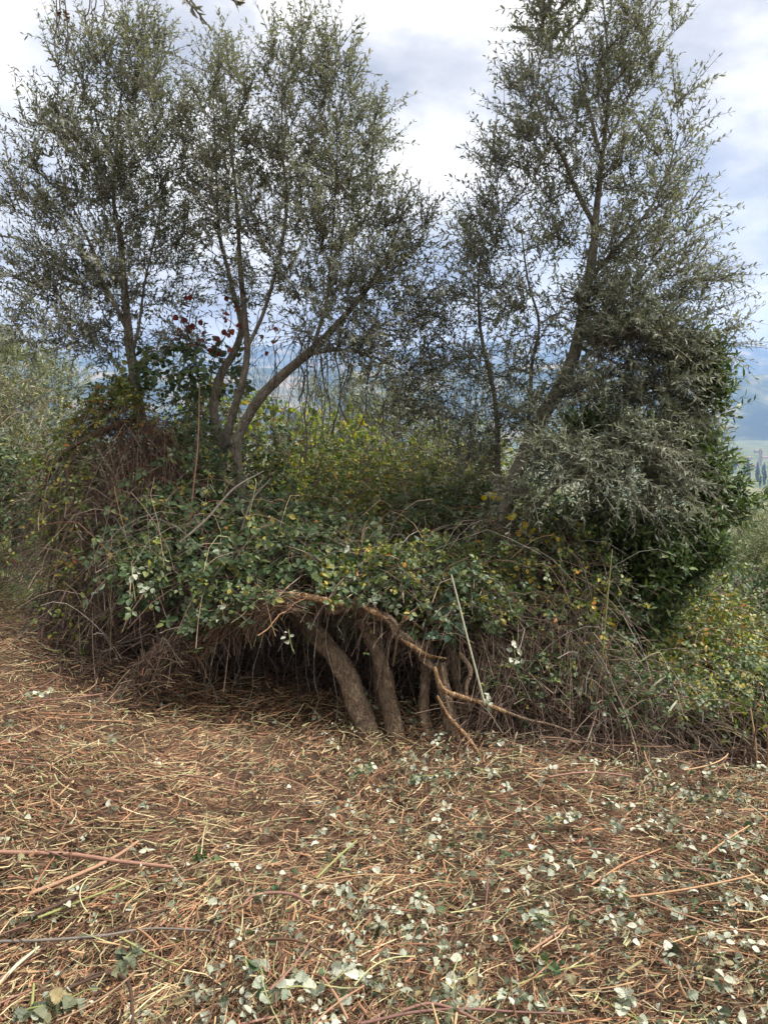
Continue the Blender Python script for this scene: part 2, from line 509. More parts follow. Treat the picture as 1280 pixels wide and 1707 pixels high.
def ground_mat():
    m, t = new_mat('soil_and_thatch')
    tco = N(t, 'ShaderNodeTexCoord')
    n1 = N(t, 'ShaderNodeTexNoise', i_Scale=9.0, i_Detail=8.0, i_Roughness=0.7)
    t.links.new(tco.outputs['Object'], n1.inputs['Vector'])
    near = ramp(t, n1.outputs[0], [(0.3, (.03, .02, .014)), (0.55, (.075, .048, .032)), (0.75, (.14, .095, .06))])
    n2 = N(t, 'ShaderNodeTexNoise', i_Scale=0.012, i_Detail=6.0, i_Roughness=0.62)
    t.links.new(tco.outputs['Object'], n2.inputs['Vector'])
    far = ramp(t, n2.outputs[0], [(0.36, (.05, .07, .028)), (0.5, (.11, .13, .05)), (0.6, (.17, .15, .07)), (0.68, (.09, .11, .045))])
    sp = N(t, 'ShaderNodeSeparateXYZ'); t.links.new(tco.outputs['Object'], sp.inputs[0])
    mr = N(t, 'ShaderNodeMapRange'); mr.inputs[1].default_value = 5.5; mr.inputs[2].default_value = 7.5
    t.links.new(sp.outputs['Y'], mr.inputs[0])
    mixc = N(t, 'ShaderNodeMixRGB')
    t.links.new(mr.outputs[0], mixc.inputs[0]); t.links.new(near.outputs[0], mixc.inputs[1]); t.links.new(far.outputs[0], mixc.inputs[2])
    p = N(t, 'ShaderNodeBsdfPrincipled', i_Roughness=0.95)
    p.inputs['Specular IOR Level'].default_value = 0.1
    t.links.new(mixc.outputs[0], p.inputs['Base Color'])
    n3 = N(t, 'ShaderNodeTexNoise', i_Scale=60.0, i_Detail=5.0)
    t.links.new(tco.outputs['Object'], n3.inputs['Vector'])
    bp = N(t, 'ShaderNodeBump', i_Strength=0.6, i_Distance=0.02)
    t.links.new(n3.outputs[0], bp.inputs['Height']); t.links.new(bp.outputs[0], p.inputs['Normal'])
    o = N(t, 'ShaderNodeOutputMaterial'); t.links.new(p.outputs[0], o.inputs[0])
    return m


def hill_mat():
    m, t = new_mat('wooded_hillside')
    tco = N(t, 'ShaderNodeTexCoord')
    n1 = N(t, 'ShaderNodeTexNoise', i_Scale=0.006, i_Detail=9.0, i_Roughness=0.65)
    t.links.new(tco.outputs['Object'], n1.inputs['Vector'])
    c = ramp(t, n1.outputs[0], [(0.38, (.012, .022, .010)), (0.48, (.04, .055, .022)), (0.55, (.12, .12, .05)), (0.64, (.30, .22, .13))])
    p = N(t, 'ShaderNodeBsdfPrincipled', i_Roughness=1.0)
    p.inputs['Specular IOR Level'].default_value = 0.0
    t.links.new(c.outputs[0], p.inputs['Base Color'])
    o = N(t, 'ShaderNodeOutputMaterial'); t.links.new(p.outputs[0], o.inputs[0])
    return m


def flat_mat(name, col, rough=0.8):
    m, t = new_mat(name)
    n1 = N(t, 'ShaderNodeTexNoise', i_Scale=0.6, i_Detail=4.0)
    c = ramp(t, n1.outputs[0], [(0.3, [k * 0.85 for k in col]), (0.7, [min(1, k * 1.1) for k in col])])
    p = N(t, 'ShaderNodeBsdfPrincipled', i_Roughness=rough)
    t.links.new(c.outputs[0], p.inputs['Base Color'])
    o = N(t, 'ShaderNodeOutputMaterial'); t.links.new(p.outputs[0], o.inputs[0])
    return m


# ---------------------------------------------------------------- setting: ground sheet and hills
def axis_grid(near, far, n_near, n_far):
    a = np.linspace(0, near, n_near)
    b = near * (far / near) ** np.linspace(0, 1, n_far)[1:]
    return np.concatenate([a, b])


gx = axis_grid(4.0, 9000, 80, 70)
gx = np.concatenate([-gx[:0:-1], gx])
gy = np.concatenate([-axis_grid(2, 60, 12, 10)[:0:-1], axis_grid(7, 9300, 130, 90)])
GX, GY = np.meshgrid(gx, gy)
GZ = hgt(GX, GY)
idx = np.arange(GX.size).reshape(GX.shape)
gq = np.stack([idx[:-1, :-1], idx[:-1, 1:], idx[1:, 1:], idx[1:, :-1]], -1).reshape(-1, 4)
ground = MB().add(np.stack([GX, GY, GZ], -1).reshape(-1, 3), gq).build('ground', ground_mat(), smooth=True)
tag(ground, 'brown hillside ground falling away to a green valley', kind='structure')

M_HILL = hill_mat()


def ridge(name, label, y0, depth, crest, seed, tilt=0.0):
    xs = np.linspace(-8500, 8500, 260)
    ts = np.linspace(0, 1, 46)
    X, T = np.meshgrid(xs, ts)
    Y = y0 + depth * T
    prof = np.where(T < 0.62, np.sin(T / 0.62 * np.pi / 2) ** 1.25, np.cos((T - 0.62) / 0.38 * np.pi / 2) ** 0.8)
    cr = crest * (1 + 0.16 * fbm(X / 2600, X * 0 + 3, seed, 4) + tilt * X / 8000)
    Z = -92 + (cr + 92) * prof * (1 + 0.42 * fbm(X / 800, Y / 800, seed + 3, 5)) + 14 * fbm(X / 110, Y / 110, seed + 5, 2)
    i = np.arange(X.size).reshape(X.shape)
    q = np.stack([i[:-1, :-1], i[:-1, 1:], i[1:, 1:], i[1:, :-1]], -1).reshape(-1, 4)
    o = MB().add(np.stack([X, Y, Z], -1).reshape(-1, 3), q).build(name, M_HILL, smooth=True)
    tag(o, label, kind='structure')


ridge('hill', 'long wooded hillside fading to blue haze', 4300, 2600, 520, 5)
ridge('hill', 'lower wooded spur in front of the long ridge', 2600, 1300, 205, 21, 0.5)

# closed box of hazy air round everything
bx = np.array([[x, y, z] for x in (-9200, 9200) for y in (-70, 9500) for z in (-120, 610)], float)
bq = np.array([[0, 1, 3, 2], [4, 6, 7, 5], [0, 4, 5, 1], [2, 3, 7, 6], [0, 2, 6, 4], [1, 5, 7, 3]])
mh, th = new_mat('hazy_air')
pv = N(th, 'ShaderNodeVolumePrincipled')
pv.inputs['Color'].default_value = (0.34, 0.50, 0.86, 1)
pv.inputs['Density'].default_value = 0.00021
pv.inputs['Anisotropy'].default_value = 0.2
th.links.new(pv.outputs[0], N(th, 'ShaderNodeOutputMaterial').inputs['Volume'])
haze = MB().add(bx, bq).build('haze', mh)
tag(haze, 'pale blue haze filling the valley air', kind='stuff')


# ---------------------------------------------------------------- olive trees
def shoots_with_leaves(P0, D, Ls, g, leaf_len=0.055, leaf_w=0.0125, per=7, droop=0.15, K=5, spread=0.85):
    """leafy shoots: paths (M,K,3) and the leaf frames along them, leaves in opposite pairs"""
    M = len(P0)
    s = np.linspace(0, 1, K)[None, :, None]
    side = unit(np.cross(D, g.normal(size=(M, 3))))
    bend = g.normal(0, 0.13, (M, 1, 1))
    path = P0[:, None] + D[:, None] * Ls[:, None, None] * s + side[:, None] * bend * Ls[:, None, None] * s ** 2
    path[..., 2] -= (droop * Ls[:, None] * (s[..., 0] ** 2))
    T = unit(np.gradient(path, axis=1))
    u = np.linspace(0.12, 1.0, per)
    fi = u * (K - 1)
    i0 = np.minimum(fi.astype(int), K - 2)
    fr = (fi - i0)[None, :, None]
    pos = path[:, i0] * (1 - fr) + path[:, i0 + 1] * fr
    tan = unit(T[:, i0] * (1 - fr) + T[:, i0 + 1] * fr)
    A = unit(np.cross(tan, g.normal(size=(M, 1, 3))))
    B = np.cross(tan, A)
    alt = (np.arange(per) % 2)[None, :, None]
    lat = A * (1 - alt) + B * alt
    org, ax, nm, ln = [], [], [], []
    for sg in (-1, 1):
        a = unit(tan * g.uniform(0.45, 1.1, (M, per, 1)) + sg * lat * spread + g.normal(0, 0.16, (M, per, 3)) + np.array([0, 0, -0.12]))
        org.append(pos.reshape(-1, 3))
        ax.append(a.reshape(-1, 3))
        nm.append(unit(tan * 0.8 + np.array([0, 0, 0.75]) + g.normal(0, 0.45, (M, per, 3))).reshape(-1, 3))
        ln.append((leaf_len * g.uniform(0.65, 1.2, (M, per)) * np.where(u > 0.93, 0.72, 1)[None]).ravel())
    org, ax, nm, ln = np.concatenate(org), np.concatenate(ax), np.concatenate(nm), np.concatenate(ln)
    keep = g.random(len(org)) > 0.10
    return path, org[keep], ax[keep], nm[keep], ln[keep], leaf_w / leaf_len * ln[keep] * g.uniform(0.8, 1.2, keep.sum())


def olive(t, stems, blobs, n_cl, seed, per_cluster=8, leaf_mat_=None, droop=0.15, shoot=(0.14, 0.36), up=0.75, leaf_len=0.034, leaf_w=0.0108,
          per=9, branch_r=0.010, reach=0.9, name='crown', bark=None, twig=None):
    """branches grow from the given stems to points spread through the crown's lobes; leafy shoots sit on the branch ends.
    blobs: (centre xyz, radii xyz, weight)"""
    g = np.random.default_rng(seed)
    nodes = [np.concatenate([s[::3, :3], s[::3, 3:4]], 1) for s in stems]
    nodes = np.concatenate(nodes)
    w = np.array([b[2] for b in blobs], float)
    pick = g.choice(len(blobs), n_cl * 3, p=w / w.sum())
    v = unit(g.normal(size=(n_cl * 3, 3))) * (g.random((n_cl * 3, 1)) ** 0.42)
    C = np.array([blobs[k][0] for k in pick]) + v * np.array([blobs[k][1] for k in pick])
    keep = []
    for i in range(len(C)):                                     # even spacing
        if len(keep) >= n_cl:
            break
        if not keep or np.min(np.sum((C[keep] - C[i]) ** 2, 1)) > 0.085 ** 2:
            keep.append(i)
    C = C[keep]
    ctr = C.mean(0)
    d0 = np.array([np.min(np.sum((nodes[:, :3] - c) ** 2, 1)) for c in C])
    paths, radii = [], []
    Kb = 7
    for i in np.argsort(d0):
        c = C[i]
        dv_ = c - nodes[:, :3]
        dist = np.linalg.norm(dv_, axis=1)
        cost = dist + np.maximum(0, -dv_[:, 2] + 0.25 * dist) * 0.9
        j = int(np.argmin(cost))
        a, ra = nodes[j, :3], nodes[j, 3]
        ln = dist[j]
        s = np.linspace(0, 1, Kb)[:, None]
        mid = g.normal(0, 0.10, 3) * ln
        mid[2] += 0.10 * ln * (1 if g.random() < 0.6 else -1)
        pth = a + (c - a) * s + mid * (4 * s * (1 - s)) * 0.8 + g.normal(0, 0.018, (Kb, 3)) * np.sin(np.pi * s) * min(ln, 0.6)
        r0 = min(ra * 0.62, 0.0028 + branch_r * min(ln, 1.2))
        rr = np.linspace(max(r0, 0.0022), 0.0018, Kb)
        paths.append(pth)
        radii.append(rr)
        nodes = np.vstack([nodes, np.concatenate([pth[2:], rr[2:, None]], 1)])
    mb = MB()
    mb.add(*tubes(np.array(paths), np.array(radii), 4))
    # leafy shoots from the branch ends and from along the branches
    Pth = np.array(paths)
    M = len(C) * per_cluster
    ci = np.repeat(np.arange(len(C)), per_cluster)
    order = np.argsort(d0)
    tpos = g.choice([1.0, 1.0, 0.85, 0.7, 0.55], M)
    fi = tpos * (Kb - 1)
    i0 = np.minimum(fi.astype(int), Kb - 2)
    fr = (fi - i0)[:, None]
    P0 = Pth[ci, i0] * (1 - fr) + Pth[ci, i0 + 1] * fr
    bd = unit(Pth[ci, -1] - Pth[ci, -3])
    outv = unit(P0 - (ctr + np.array([0, 0, -0.5])))
    D = unit(bd * 0.35 + outv * 0.45 + np.array([0, 0, up]) * g.uniform(0.2, 1.3, (M, 1)) + g.normal(0, 0.55, (M, 3)))
    Ls = g.uniform(shoot[0], shoot[1], M)
    path, org, ax, nm, ll, lw = shoots_with_leaves(P0, D, Ls, g, leaf_len, leaf_w, per, droop)
    rr = np.linspace(0.0022, 0.0009, path.shape[1])[None].repeat(M, 0)
    mb.add(*tubes(path, rr, 3))
    mb.build('branches', twig or M_TWIG, t, smooth=True)
    lb = MB()
    fix_tri(lb, *place(LANCE_V, LANCE_F, org, ax, nm, ll, lw))
    lb.build(name, leaf_mat_ or M_OLIVE, t)
    return C


def blob(px, py, d, rx, ry, rd, w=None):
    c = at(px, py, d)
    k = d / F_PX
    return (c - np.array([0, 0, 12 * k]), (max(rx - 14, .72 * rx) * k, rd * .9, max(ry - 16, .72 * ry) * k), w if w is not None else rx * ry)


def stems_into(t, rows_list, names, mat, sides=14, seed=0, rough=0.12, slim=1.0):
    out, main = [], None
    rows_list = [[(a_, b_, c_, r_ * slim) for a_, b_, c_, r_ in rows] for rows in rows_list]
    for k, (rows, nm) in enumerate(zip(rows_list, names)):
        p = limb(rows)
        mb = MB()
        bark_tube(mb, p, sides, rough, seed + k * 3)
        child = nm in ('limb', 'low_limb', 'dead_limb', 'twig') and main is not None
        o_ = mb.build(nm, mat, t, smooth=True)
        if child:
            o_.parent = main
        else:
            main = o_
        out.append(p)
    return out


# left olive: a stem sprung from an arching half-fallen trunk
T1 = thing('olive_tree', 'olive tree whose slim stem rises from a half-fallen arching trunk in brambles', 'olive tree', at(440, 930, 4.7).tolist())
st1 = stems_into(T1, [
    [(62, 850, 4.75, .012), (84, 790, 4.73, .017), (112, 752, 4.73, .020), (165, 722, 4.78, .026), (228, 704, 4.85, .045), (268, 735, 4.8, .070), (310, 785, 4.75, .074), (352, 828, 4.72, .078), (400, 880, 4.7, .085), (445, 950, 4.7, .10), (470, 1040, 4.75, .12)],
    [(240, 722, 4.85, .056), (234, 690, 4.9, .052), (226, 640, 4.95, .046), (216, 575, 4.95, .040), (211, 520, 4.95, .033), (206, 455, 5.0, .027), (200, 395, 5.0, .022), (190, 330, 5.0, .016), (196, 230, 5.05, .010), (205, 130, 5.05, .005)],
    [(214, 552, 4.95, .024), (196, 515, 4.92, .020), (172, 468, 4.9, .017), (150, 405, 4.85, .012), (122, 345, 4.8, .008), (95, 260, 4.8, .004)],
    [(222, 590, 4.95, .015), (234, 530, 5.0, .012), (242, 470, 5.05, .010), (262, 380, 5.1, .008), (285, 260, 5.1, .004)],
    [(122, 752, 4.68, .015), (112, 795, 4.65, .015), (122, 830, 4.62, .013), (105, 862, 4.55, .012), (92, 905, 4.5, .007)],
], ['fallen_trunk', 'stem', 'limb', 'limb', 'dead_limb'], M_BARK, 14, 1, 0.14, 0.72)
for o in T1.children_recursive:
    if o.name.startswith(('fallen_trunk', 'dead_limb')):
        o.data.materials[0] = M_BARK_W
olive(T1, st1[1:4], [blob(190, 120, 5.0, 95, 85, .5), blob(238, 65, 5.05, 55, 55, .4), blob(112, 220, 4.9, 65, 70, .5), blob(85, 330, 4.85, 70, 80, .55),
                     blob(200, 300, 5.0, 105, 110, .6), blob(75, 445, 4.8, 75, 70, .5), blob(180, 450, 5.0, 105, 80, .6), blob(110, 545, 4.8, 90, 55, .5),
                     blob(285, 400, 5.1, 55, 120, .5), blob(280, 200, 5.1, 50, 90, .5), blob(215, 560, 5.2, 90, 60, .5, 2200)], 320, 101, per_cluster=7)

# middle olive: two leaning stems and one that arcs over to the right
T2 = thing('olive_tree', 'olive tree with three stems, one bending over in a long arc above the green brambles', 'olive tree', at(385, 900, 5.1).tolist())
st2 = stems_into(T2, [
    [(352, 960, 5.15, .075), (358, 860, 5.1, .066), (364, 800, 5.1, .060), (370, 762, 5.1, .058), (364, 725, 5.1, .050), (356, 675, 5.12, .045), (370, 622, 5.15, .040), (392, 585, 5.2, .035), (402, 540, 5.2, .030), (385, 470, 5.25, .022), (365, 380, 5.3, .016), (360, 260, 5.3, .010), (355, 150, 5.3, .005)],
    [(372, 758, 5.08, .044), (386, 700, 5.05, .037), (402, 645, 5.0, .034), (412, 590, 5.0, .031), (408, 520, 5.0, .027), (401, 450, 5.0, .023), (398, 395, 5.0, .019), (392, 310, 5.0, .014), (380, 200, 5.0, .009), (372, 110, 5.0, .004)],
    [(405, 950, 4.95, .055), (404, 860, 4.95, .050), (399, 800, 4.95, .046), (395, 748, 4.95, .045), (409, 702, 4.95, .047), (440, 655, 4.9, .047), (474, 623, 4.9, .045), (515, 588, 4.85, .041), (548, 556, 4.85, .033), (585, 515, 4.85, .026), (625, 462, 4.85, .018), (660, 390, 4.9, .010), (680, 320, 4.9, .005)],
    [(372, 745, 5.08, .022), (384, 742, 5.0, .022), (396, 744, 4.95, .020)],
    [(515, 590, 4.84, .024), (560, 583, 4.78, .018), (610, 590, 4.75, .013), (660, 612, 4.7, .007)],
    [(412, 580, 5.0, .022), (440, 520, 5.0, .018), (465, 430, 5.0, .016), (478, 345, 5.0, .014), (472, 265, 5.0, .011), (470, 160, 5.0, .007), (474, 55, 5.0, .003)],
    [(520, 585, 4.85, .020), (545, 500, 4.95, .016), (552, 420, 5.0, .013), (560, 300, 5.0, .009), (562, 180, 5.0, .004)],
], ['trunk', 'stem', 'arched_stem', 'limb', 'limb', 'limb', 'limb'], M_BARK, 14, 31, 0.14, 0.66)
olive(T2, st2[:3] + st2[4:], [blob(365, 130, 5.1, 65, 80, .5), blob(478, 95, 5.0, 55, 90, .45), blob(555, 150, 5.0, 60, 80, .5), blob(360, 265, 5.1, 75, 90, .55),
                              blob(470, 230, 5.05, 85, 100, .6), blob(585, 265, 5.0, 70, 85, .5), blob(420, 370, 5.0, 95, 80, .6), blob(535, 365, 4.95, 90, 85, .6),
                              blob(655, 390, 4.9, 80, 65, .5), blob(620, 470, 4.85, 100, 70, .55), blob(690, 520, 4.8, 55, 75, .4), blob(520, 475, 4.9, 90, 60, .55),
                              blob(415, 475, 5.0, 65, 45, .5, 1600), blob(600, 560, 4.75, 85, 50, .5), blob(650, 620, 4.7, 70, 55, .4, 2400), blob(630, 210, 5.0, 30, 60, .3), blob(700, 600, 4.75, 55, 60, .35, 3000), blob(690, 660, 4.75, 50, 50, .35, 2000), blob(560, 530, 4.7, 90, 50, .3, 2600), blob(310, 560, 5.0, 50, 50, .3, 1200), blob(650, 690, 4.75, 45, 35, .3, 1000)], 420, 202, per_cluster=7)

# right olive
T3 = thing('olive_tree', 'tall olive tree with one leaning trunk, its silvery lower sprays beside the dark laurel', 'olive tree', at(836, 1080, 4.5).tolist())
st3 = stems_into(T3, [
    [(832, 1110, 4.45, .085), (836, 1000, 4.5, .070), (838, 910, 4.55, .062), (844, 835, 4.6, .060), (868, 770, 4.65, .064), (896, 706, 4.7, .065), (924, 664, 4.72, .062), (946, 618, 4.75, .056), (964, 560, 4.78, .050), (976, 490, 4.8, .044), (988, 420, 4.82, .038), (993, 360, 4.85, .031), (1000, 290, 4.85, .023), (1008, 220, 4.85, .018), (1014, 140, 4.85, .013), (1010, 60, 4.85, .009), (1000, -40, 4.85, .004)],
    [(988, 372, 4.84, .024), (962, 322, 4.8, .021), (944, 276, 4.78, .017), (928, 245, 4.75, .014), (905, 205, 4.7, .010), (885, 130, 4.7, .006), (880, 50, 4.7, .003)],
    [(978, 470, 4.8, .022), (1018, 424, 4.75, .018), (1062, 375, 4.7, .013), (1105, 310, 4.7, .009), (1130, 220, 4.7, .005)],
    [(1002, 270, 4.85, .016), (985, 195, 4.9, .012), (965, 120, 4.95, .008), (950, 20, 5.0, .004)],
    [(1005, 250, 4.85, .014), (1040, 180, 4.8, .010), (1070, 90, 4.8, .007), (1085, 0, 4.8, .003)],
    [(838, 905, 4.6, .036), (830, 800, 4.8, .030), (828, 700, 4.9, .024), (820, 640, 4.95, .020), (807, 585, 5.0, .017), (798, 520, 5.0, .013), (800, 430, 5.0, .009), (820, 330, 5.0, .005)],
    [(866, 780, 4.7, .024), (882, 690, 4.9, .020), (886, 610, 4.95, .017), (898, 540, 5.0, .013), (880, 470, 5.0, .010), (868, 380, 5.0, .006)],
    [(852, 900, 4.5, .022), (895, 845, 4.35, .019), (932, 808, 4.25, .016), (975, 780, 4.2, .013), (1030, 750, 4.2, .009), (1090, 700, 4.25, .005)],
    [(960, 575, 4.78, .018), (990, 590, 4.6, .015), (1040, 610, 4.5, .011), (1100, 620, 4.5, .007)],
], ['trunk', 'limb', 'limb', 'limb', 'limb', 'stem', 'stem', 'low_limb', 'low_limb'], M_BARK, 14, 61, 0.14, 0.68)
olive(T3, st3[:7], [blob(930, 25, 4.85, 65, 70, .5), blob(1050, 60, 4.8, 75, 85, .5), blob(895, 150, 4.75, 65, 70, .5), blob(1005, 150, 4.85, 85, 80, .55),
                    blob(1108, 200, 4.75, 55, 95, .35, 2600), blob(858, 275, 4.75, 68, 70, .5), blob(960, 270, 4.8, 90, 70, .5), blob(1080, 305, 4.75, 85, 80, .5, 4800),
                    blob(818, 385, 4.9, 65, 70, .5), blob(930, 390, 4.85, 80, 60, .5), blob(1060, 420, 4.75, 105, 80, .55), blob(1148, 445, 4.7, 58, 80, .4, 3200),
                    blob(790, 475, 4.95, 45, 70, .4), blob(860, 500, 4.95, 80, 60, .5), blob(1000, 520, 4.9, 70, 60, .5), blob(1115, 535, 4.7, 80, 65, .45),
                    blob(1185, 550, 4.7, 42, 38, .3), blob(780, 590, 4.9, 50, 60, .4), blob(850, 610, 5.0, 70, 50, .4), blob(950, -70, 4.85, 70, 60, .4), blob(1050, -60, 4.85, 80, 60, .4),
                    blob(740, 520, 5.0, 35, 60, .3, 1200), blob(830, 690, 4.9, 60, 50, .4, 2000), blob(770, 690, 4.95, 50, 60, .35, 2200), blob(800, 750, 4.8, 50, 40, .3, 1600), blob(990, 590, 4.6, 70, 40, .3, 2200), blob(1080, 600, 4.6, 60, 40, .3, 2000), blob(930, 520, 4.7, 50, 50, .3, 1500)], 450, 303, per_cluster=7)
olive(T3, [st3[0][:90], st3[2], st3[7], st3[8]], [blob(1050, 545, 4.55, 90, 50, .3), blob(1130, 590, 4.55, 55, 45, .25), blob(1010, 480, 4.6, 70, 50, .25, 1800), blob(985, 645, 4.45, 65, 40, .2), blob(1075, 640, 4.5, 65, 45, .25), blob(930, 745, 4.2, 70, 40, .2), blob(1000, 775, 4.2, 60, 35, .2), blob(1065, 730, 4.3, 75, 50, .25),
                                          blob(1115, 775, 4.4, 45, 50, .25), blob(1075, 825, 4.35, 50, 25, .2), blob(890, 800, 4.2, 40, 30, .15), blob(1130, 690, 4.45, 35, 35, .2), blob(890, 690, 4.5, 35, 40, .2, 900)],
      240, 304, leaf_mat_=M_OLIVE_S, droop=0.4, up=0.35, name='lower_sprays', twig=M_GREYTWIG, shoot=(.14, .34), leaf_len=.042, leaf_w=.0095, per_cluster=11, per=8)


# ---------------------------------------------------------------- laurel
def laurel():
    t = thing('laurel_bush', 'dense dark green laurel with glossy leaves behind the leaning olive', 'laurel', at(1080, 1060, 5.2).tolist())
    g = np.random.default_rng(44)
    stem_rows = [[(1075, 1090, 5.2, .05), (1070, 980, 5.2, .042), (1080, 860, 5.2, .034), (1100, 740, 5.2, .022), (1120, 600, 5.2, .008)],
                 [(1085, 1080, 5.2, .04), (1110, 990, 5.15, .033), (1150, 910, 5.1, .022), (1200, 850, 5.05, .010), (1235, 820, 5.0, .004)],
                 [(1060, 1080, 5.25, .04), (1020, 970, 5.2, .03), (990, 860, 5.2, .02), (985, 760, 5.2, .008)]]
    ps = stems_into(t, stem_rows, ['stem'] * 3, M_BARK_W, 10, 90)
    olive(t, ps, [blob(1150, 605, 4.75, 50, 45, .25), blob(1170, 650, 4.65, 35, 55, .22), blob(1130, 760, 4.85, 75, 90, .35), blob(1165, 800, 4.6, 48, 45, .25), blob(1095, 930, 4.55, 90, 70, .35),
                  blob(1000, 900, 4.55, 70, 75, .3), blob(1205, 835, 4.55, 42, 40, .2, 3400), blob(1000, 740, 5.1, 70, 80, .4), blob(1045, 1015, 4.6, 80, 50, .35), blob(945, 950, 4.65, 40, 80, .25), blob(1160, 905, 4.5, 50, 40, .3)],
          380, 45, per_cluster=8, leaf_mat_=M_LAUREL, droop=0.02, shoot=(.10, .26), up=.9, leaf_len=.058, leaf_w=.020, per=7)


laurel()


# ---------------------------------------------------------------- brambles and other thickets
def cane_paths(P0, g, ln=(0.3, 0.9), K=7, droop=0.5, flat=0.5, dirv=None, wig=0.05):
    M = len(P0)
    D = g.normal(size=(M, 3)) * np.array([1, 1, flat])
    if dirv is not None:
        D = D * 0.35 + np.asarray(dirv)
    D = unit(D)
    Ls = g.uniform(ln[0], ln[1], M)
    s = np.linspace(-0.5, 0.5, K)
    off = D[:, None] * (Ls[:, None] * s)[..., None]
    off[..., 2] -= droop * (Ls[:, None] * s ** 2) * 1.6
    off += np.cumsum(g.normal(0, wig / K, (M, K, 3)), 1) * Ls[:, None, None]
    P = P0[:, None] + off
    gz = hgt(P[..., 0], P[..., 1])
    P[..., 2] = np.maximum(P[..., 2], gz + 0.004)
    return P


def canes(mb, P0, g, r=(0.0015, 0.004), sides=3, **kw):
    P = cane_paths(P0, g, **kw)
    M, K, _ = P.shape
    R = g.uniform(r[0], r[1], (M, 1)) * np.linspace(1, 0.55, K)[None]
    mb.add(*tubes(P, R, sides))
    return P


def compound(P, g, size, n_leaf=3, tilt=0.5, face=(0, -0.45, 0.85), tv=OVATE_V, tf=OVATE_F, aspect=0.72):
    """compound leaves at points P -> verts, faces"""
    M = len(P)
    nm = unit(np.asarray(face) + g.normal(0, tilt, (M, 3)))
    ax = unit(np.cross(nm, g.normal(size=(M, 3))))
    ax = unit(ax + np.array([0, 0, -0.25]))
    sd = np.cross(nm, ax)
    sz = size * g.uniform(0.6, 1.25, M)
    angs = {1: [0], 3: [0, 1.25, -1.25], 5: [0, 0.85, -0.85, 1.9, -1.9]}[n_leaf]
    O, A, Nn, S = [], [], [], []
    for a in angs:
        d = unit(ax * math.cos(a) + sd * math.sin(a) + g.normal(0, 0.12, (M, 3)))
        O.append(P + d * (sz * 0.12)[:, None] + (ax * (sz * 0.25)[:, None] if a == 0 else 0))
        A.append(d)
        Nn.append(unit(nm + g.normal(0, 0.22, (M, 3))))
        S.append(sz * (1 if a == 0 else 0.82))
    O, A, Nn, S = map(np.concatenate, (O, A, Nn, S))
    return place(tv, tf, O, A, Nn, S, S * aspect)


def leafy_canes(t, poly, n, d_bot, d_top, thick, seed, mat, size=0.055, per=5, n_leaf=3, ln=(0.3, 0.8), cane_mat=None, droop=0.5, tilt=0.5, r=(0.0015, 0.0032), face=(0, -0.45, 0.85), aspect=0.72):
    g = np.random.default_rng(seed)
    P0 = scatter(poly, n, d_bot, d_top, thick, g)
    mb = MB()
    P = canes(mb, P0, g, r, ln=ln, droop=droop)
    mb.build('canes', cane_mat or M_DEAD, t, smooth=True)
    M, K, _ = P.shape
    u = g.uniform(0, K - 1.001, (M, per))
    i0 = u.astype(int)
    fr = (u - i0)[..., None]
    rows = np.arange(M)[:, None]
    pos = (P[rows, i0] * (1 - fr) + P[rows, i0 + 1] * fr).reshape(-1, 3) + g.normal(0, 0.02, (M * per, 3)) + np.array([0, 0, 0.015])
    lb = MB()
    lb.add(*compound(pos, g, size, n_leaf, tilt, face, aspect=aspect))
    o = lb.build('foliage', mat, t)
    o['kind'] = 'stuff'
    return pos


LEAFLETS = [toothed(s) for s in range(6)]
_leaf_cache = {}


def leaf_mesh(k, mat, aspect=0.8):
    key = (k, mat.name, aspect)
    if key not in _leaf_cache:
        v, f = LEAFLETS[k]
        _leaf_cache[key] = MB().add(v * np.array([1, aspect, 1]), f).mesh('leaf', mat)
    return _leaf_cache[key]


def sub(stem, t):
    stem['base'] = t['base']
    return stem


def leaf_object(name, pos, axis, nrm_, size, mat, g, parent=None, aspect=0.8):
    o = bpy.data.objects.new(name, leaf_mesh(int(g.integers(6)), mat, aspect))
    COL.objects.link(o)
    X = unit(np.asarray(axis, float)[None])[0]
    Z = np.asarray(nrm_, float)
    Z = unit((Z - (Z @ X) * X)[None])[0]
    Y = np.cross(Z, X)
    b = np.zeros(3)
    if parent is not None:
        o.parent = parent
        b = np.array(parent['base'])
    Mx = Matrix(((X[0], Y[0], Z[0], 0), (X[1], Y[1], Z[1], 0), (X[2], Y[2], Z[2], 0), (0, 0, 0, 1)))
    o.matrix_basis = Matrix.Translation(Vector(np.asarray(pos) - b)) @ Mx @ Matrix.Scale(float(size), 4)
    return o


def front_leaves(t, poly, n, d_bot, d_top, seed, mat, size, face=(0, -0.6, 0.75), tilt=0.4):
    """the leaves that show largest, each one a part"""
    g = np.random.default_rng(seed)
    P = scatter(poly, n // 3 + 1, d_bot, d_top, 0.03, g)
    k = 0
    for p in P:
        nm = unit((np.asarray(face) + g.normal(0, tilt, 3))[None])[0]
        ax = unit((np.cross(nm, g.normal(size=3)) + np.array([0, 0, -.3]))[None])[0]
        sd = np.cross(nm, ax)
        sz = size * g.uniform(0.75, 1.25)
        for a in (0, 1.25, -1.25):
            if k >= n:
                return
            d = ax * math.cos(a) + sd * math.sin(a)
            leaf_object('leaf', p + d * sz * 0.12 + (ax * sz * .25 if a == 0 else 0), d, nm + g.normal(0, .2, 3), sz * (1 if a == 0 else .82), mat, g, t)
            k += 1


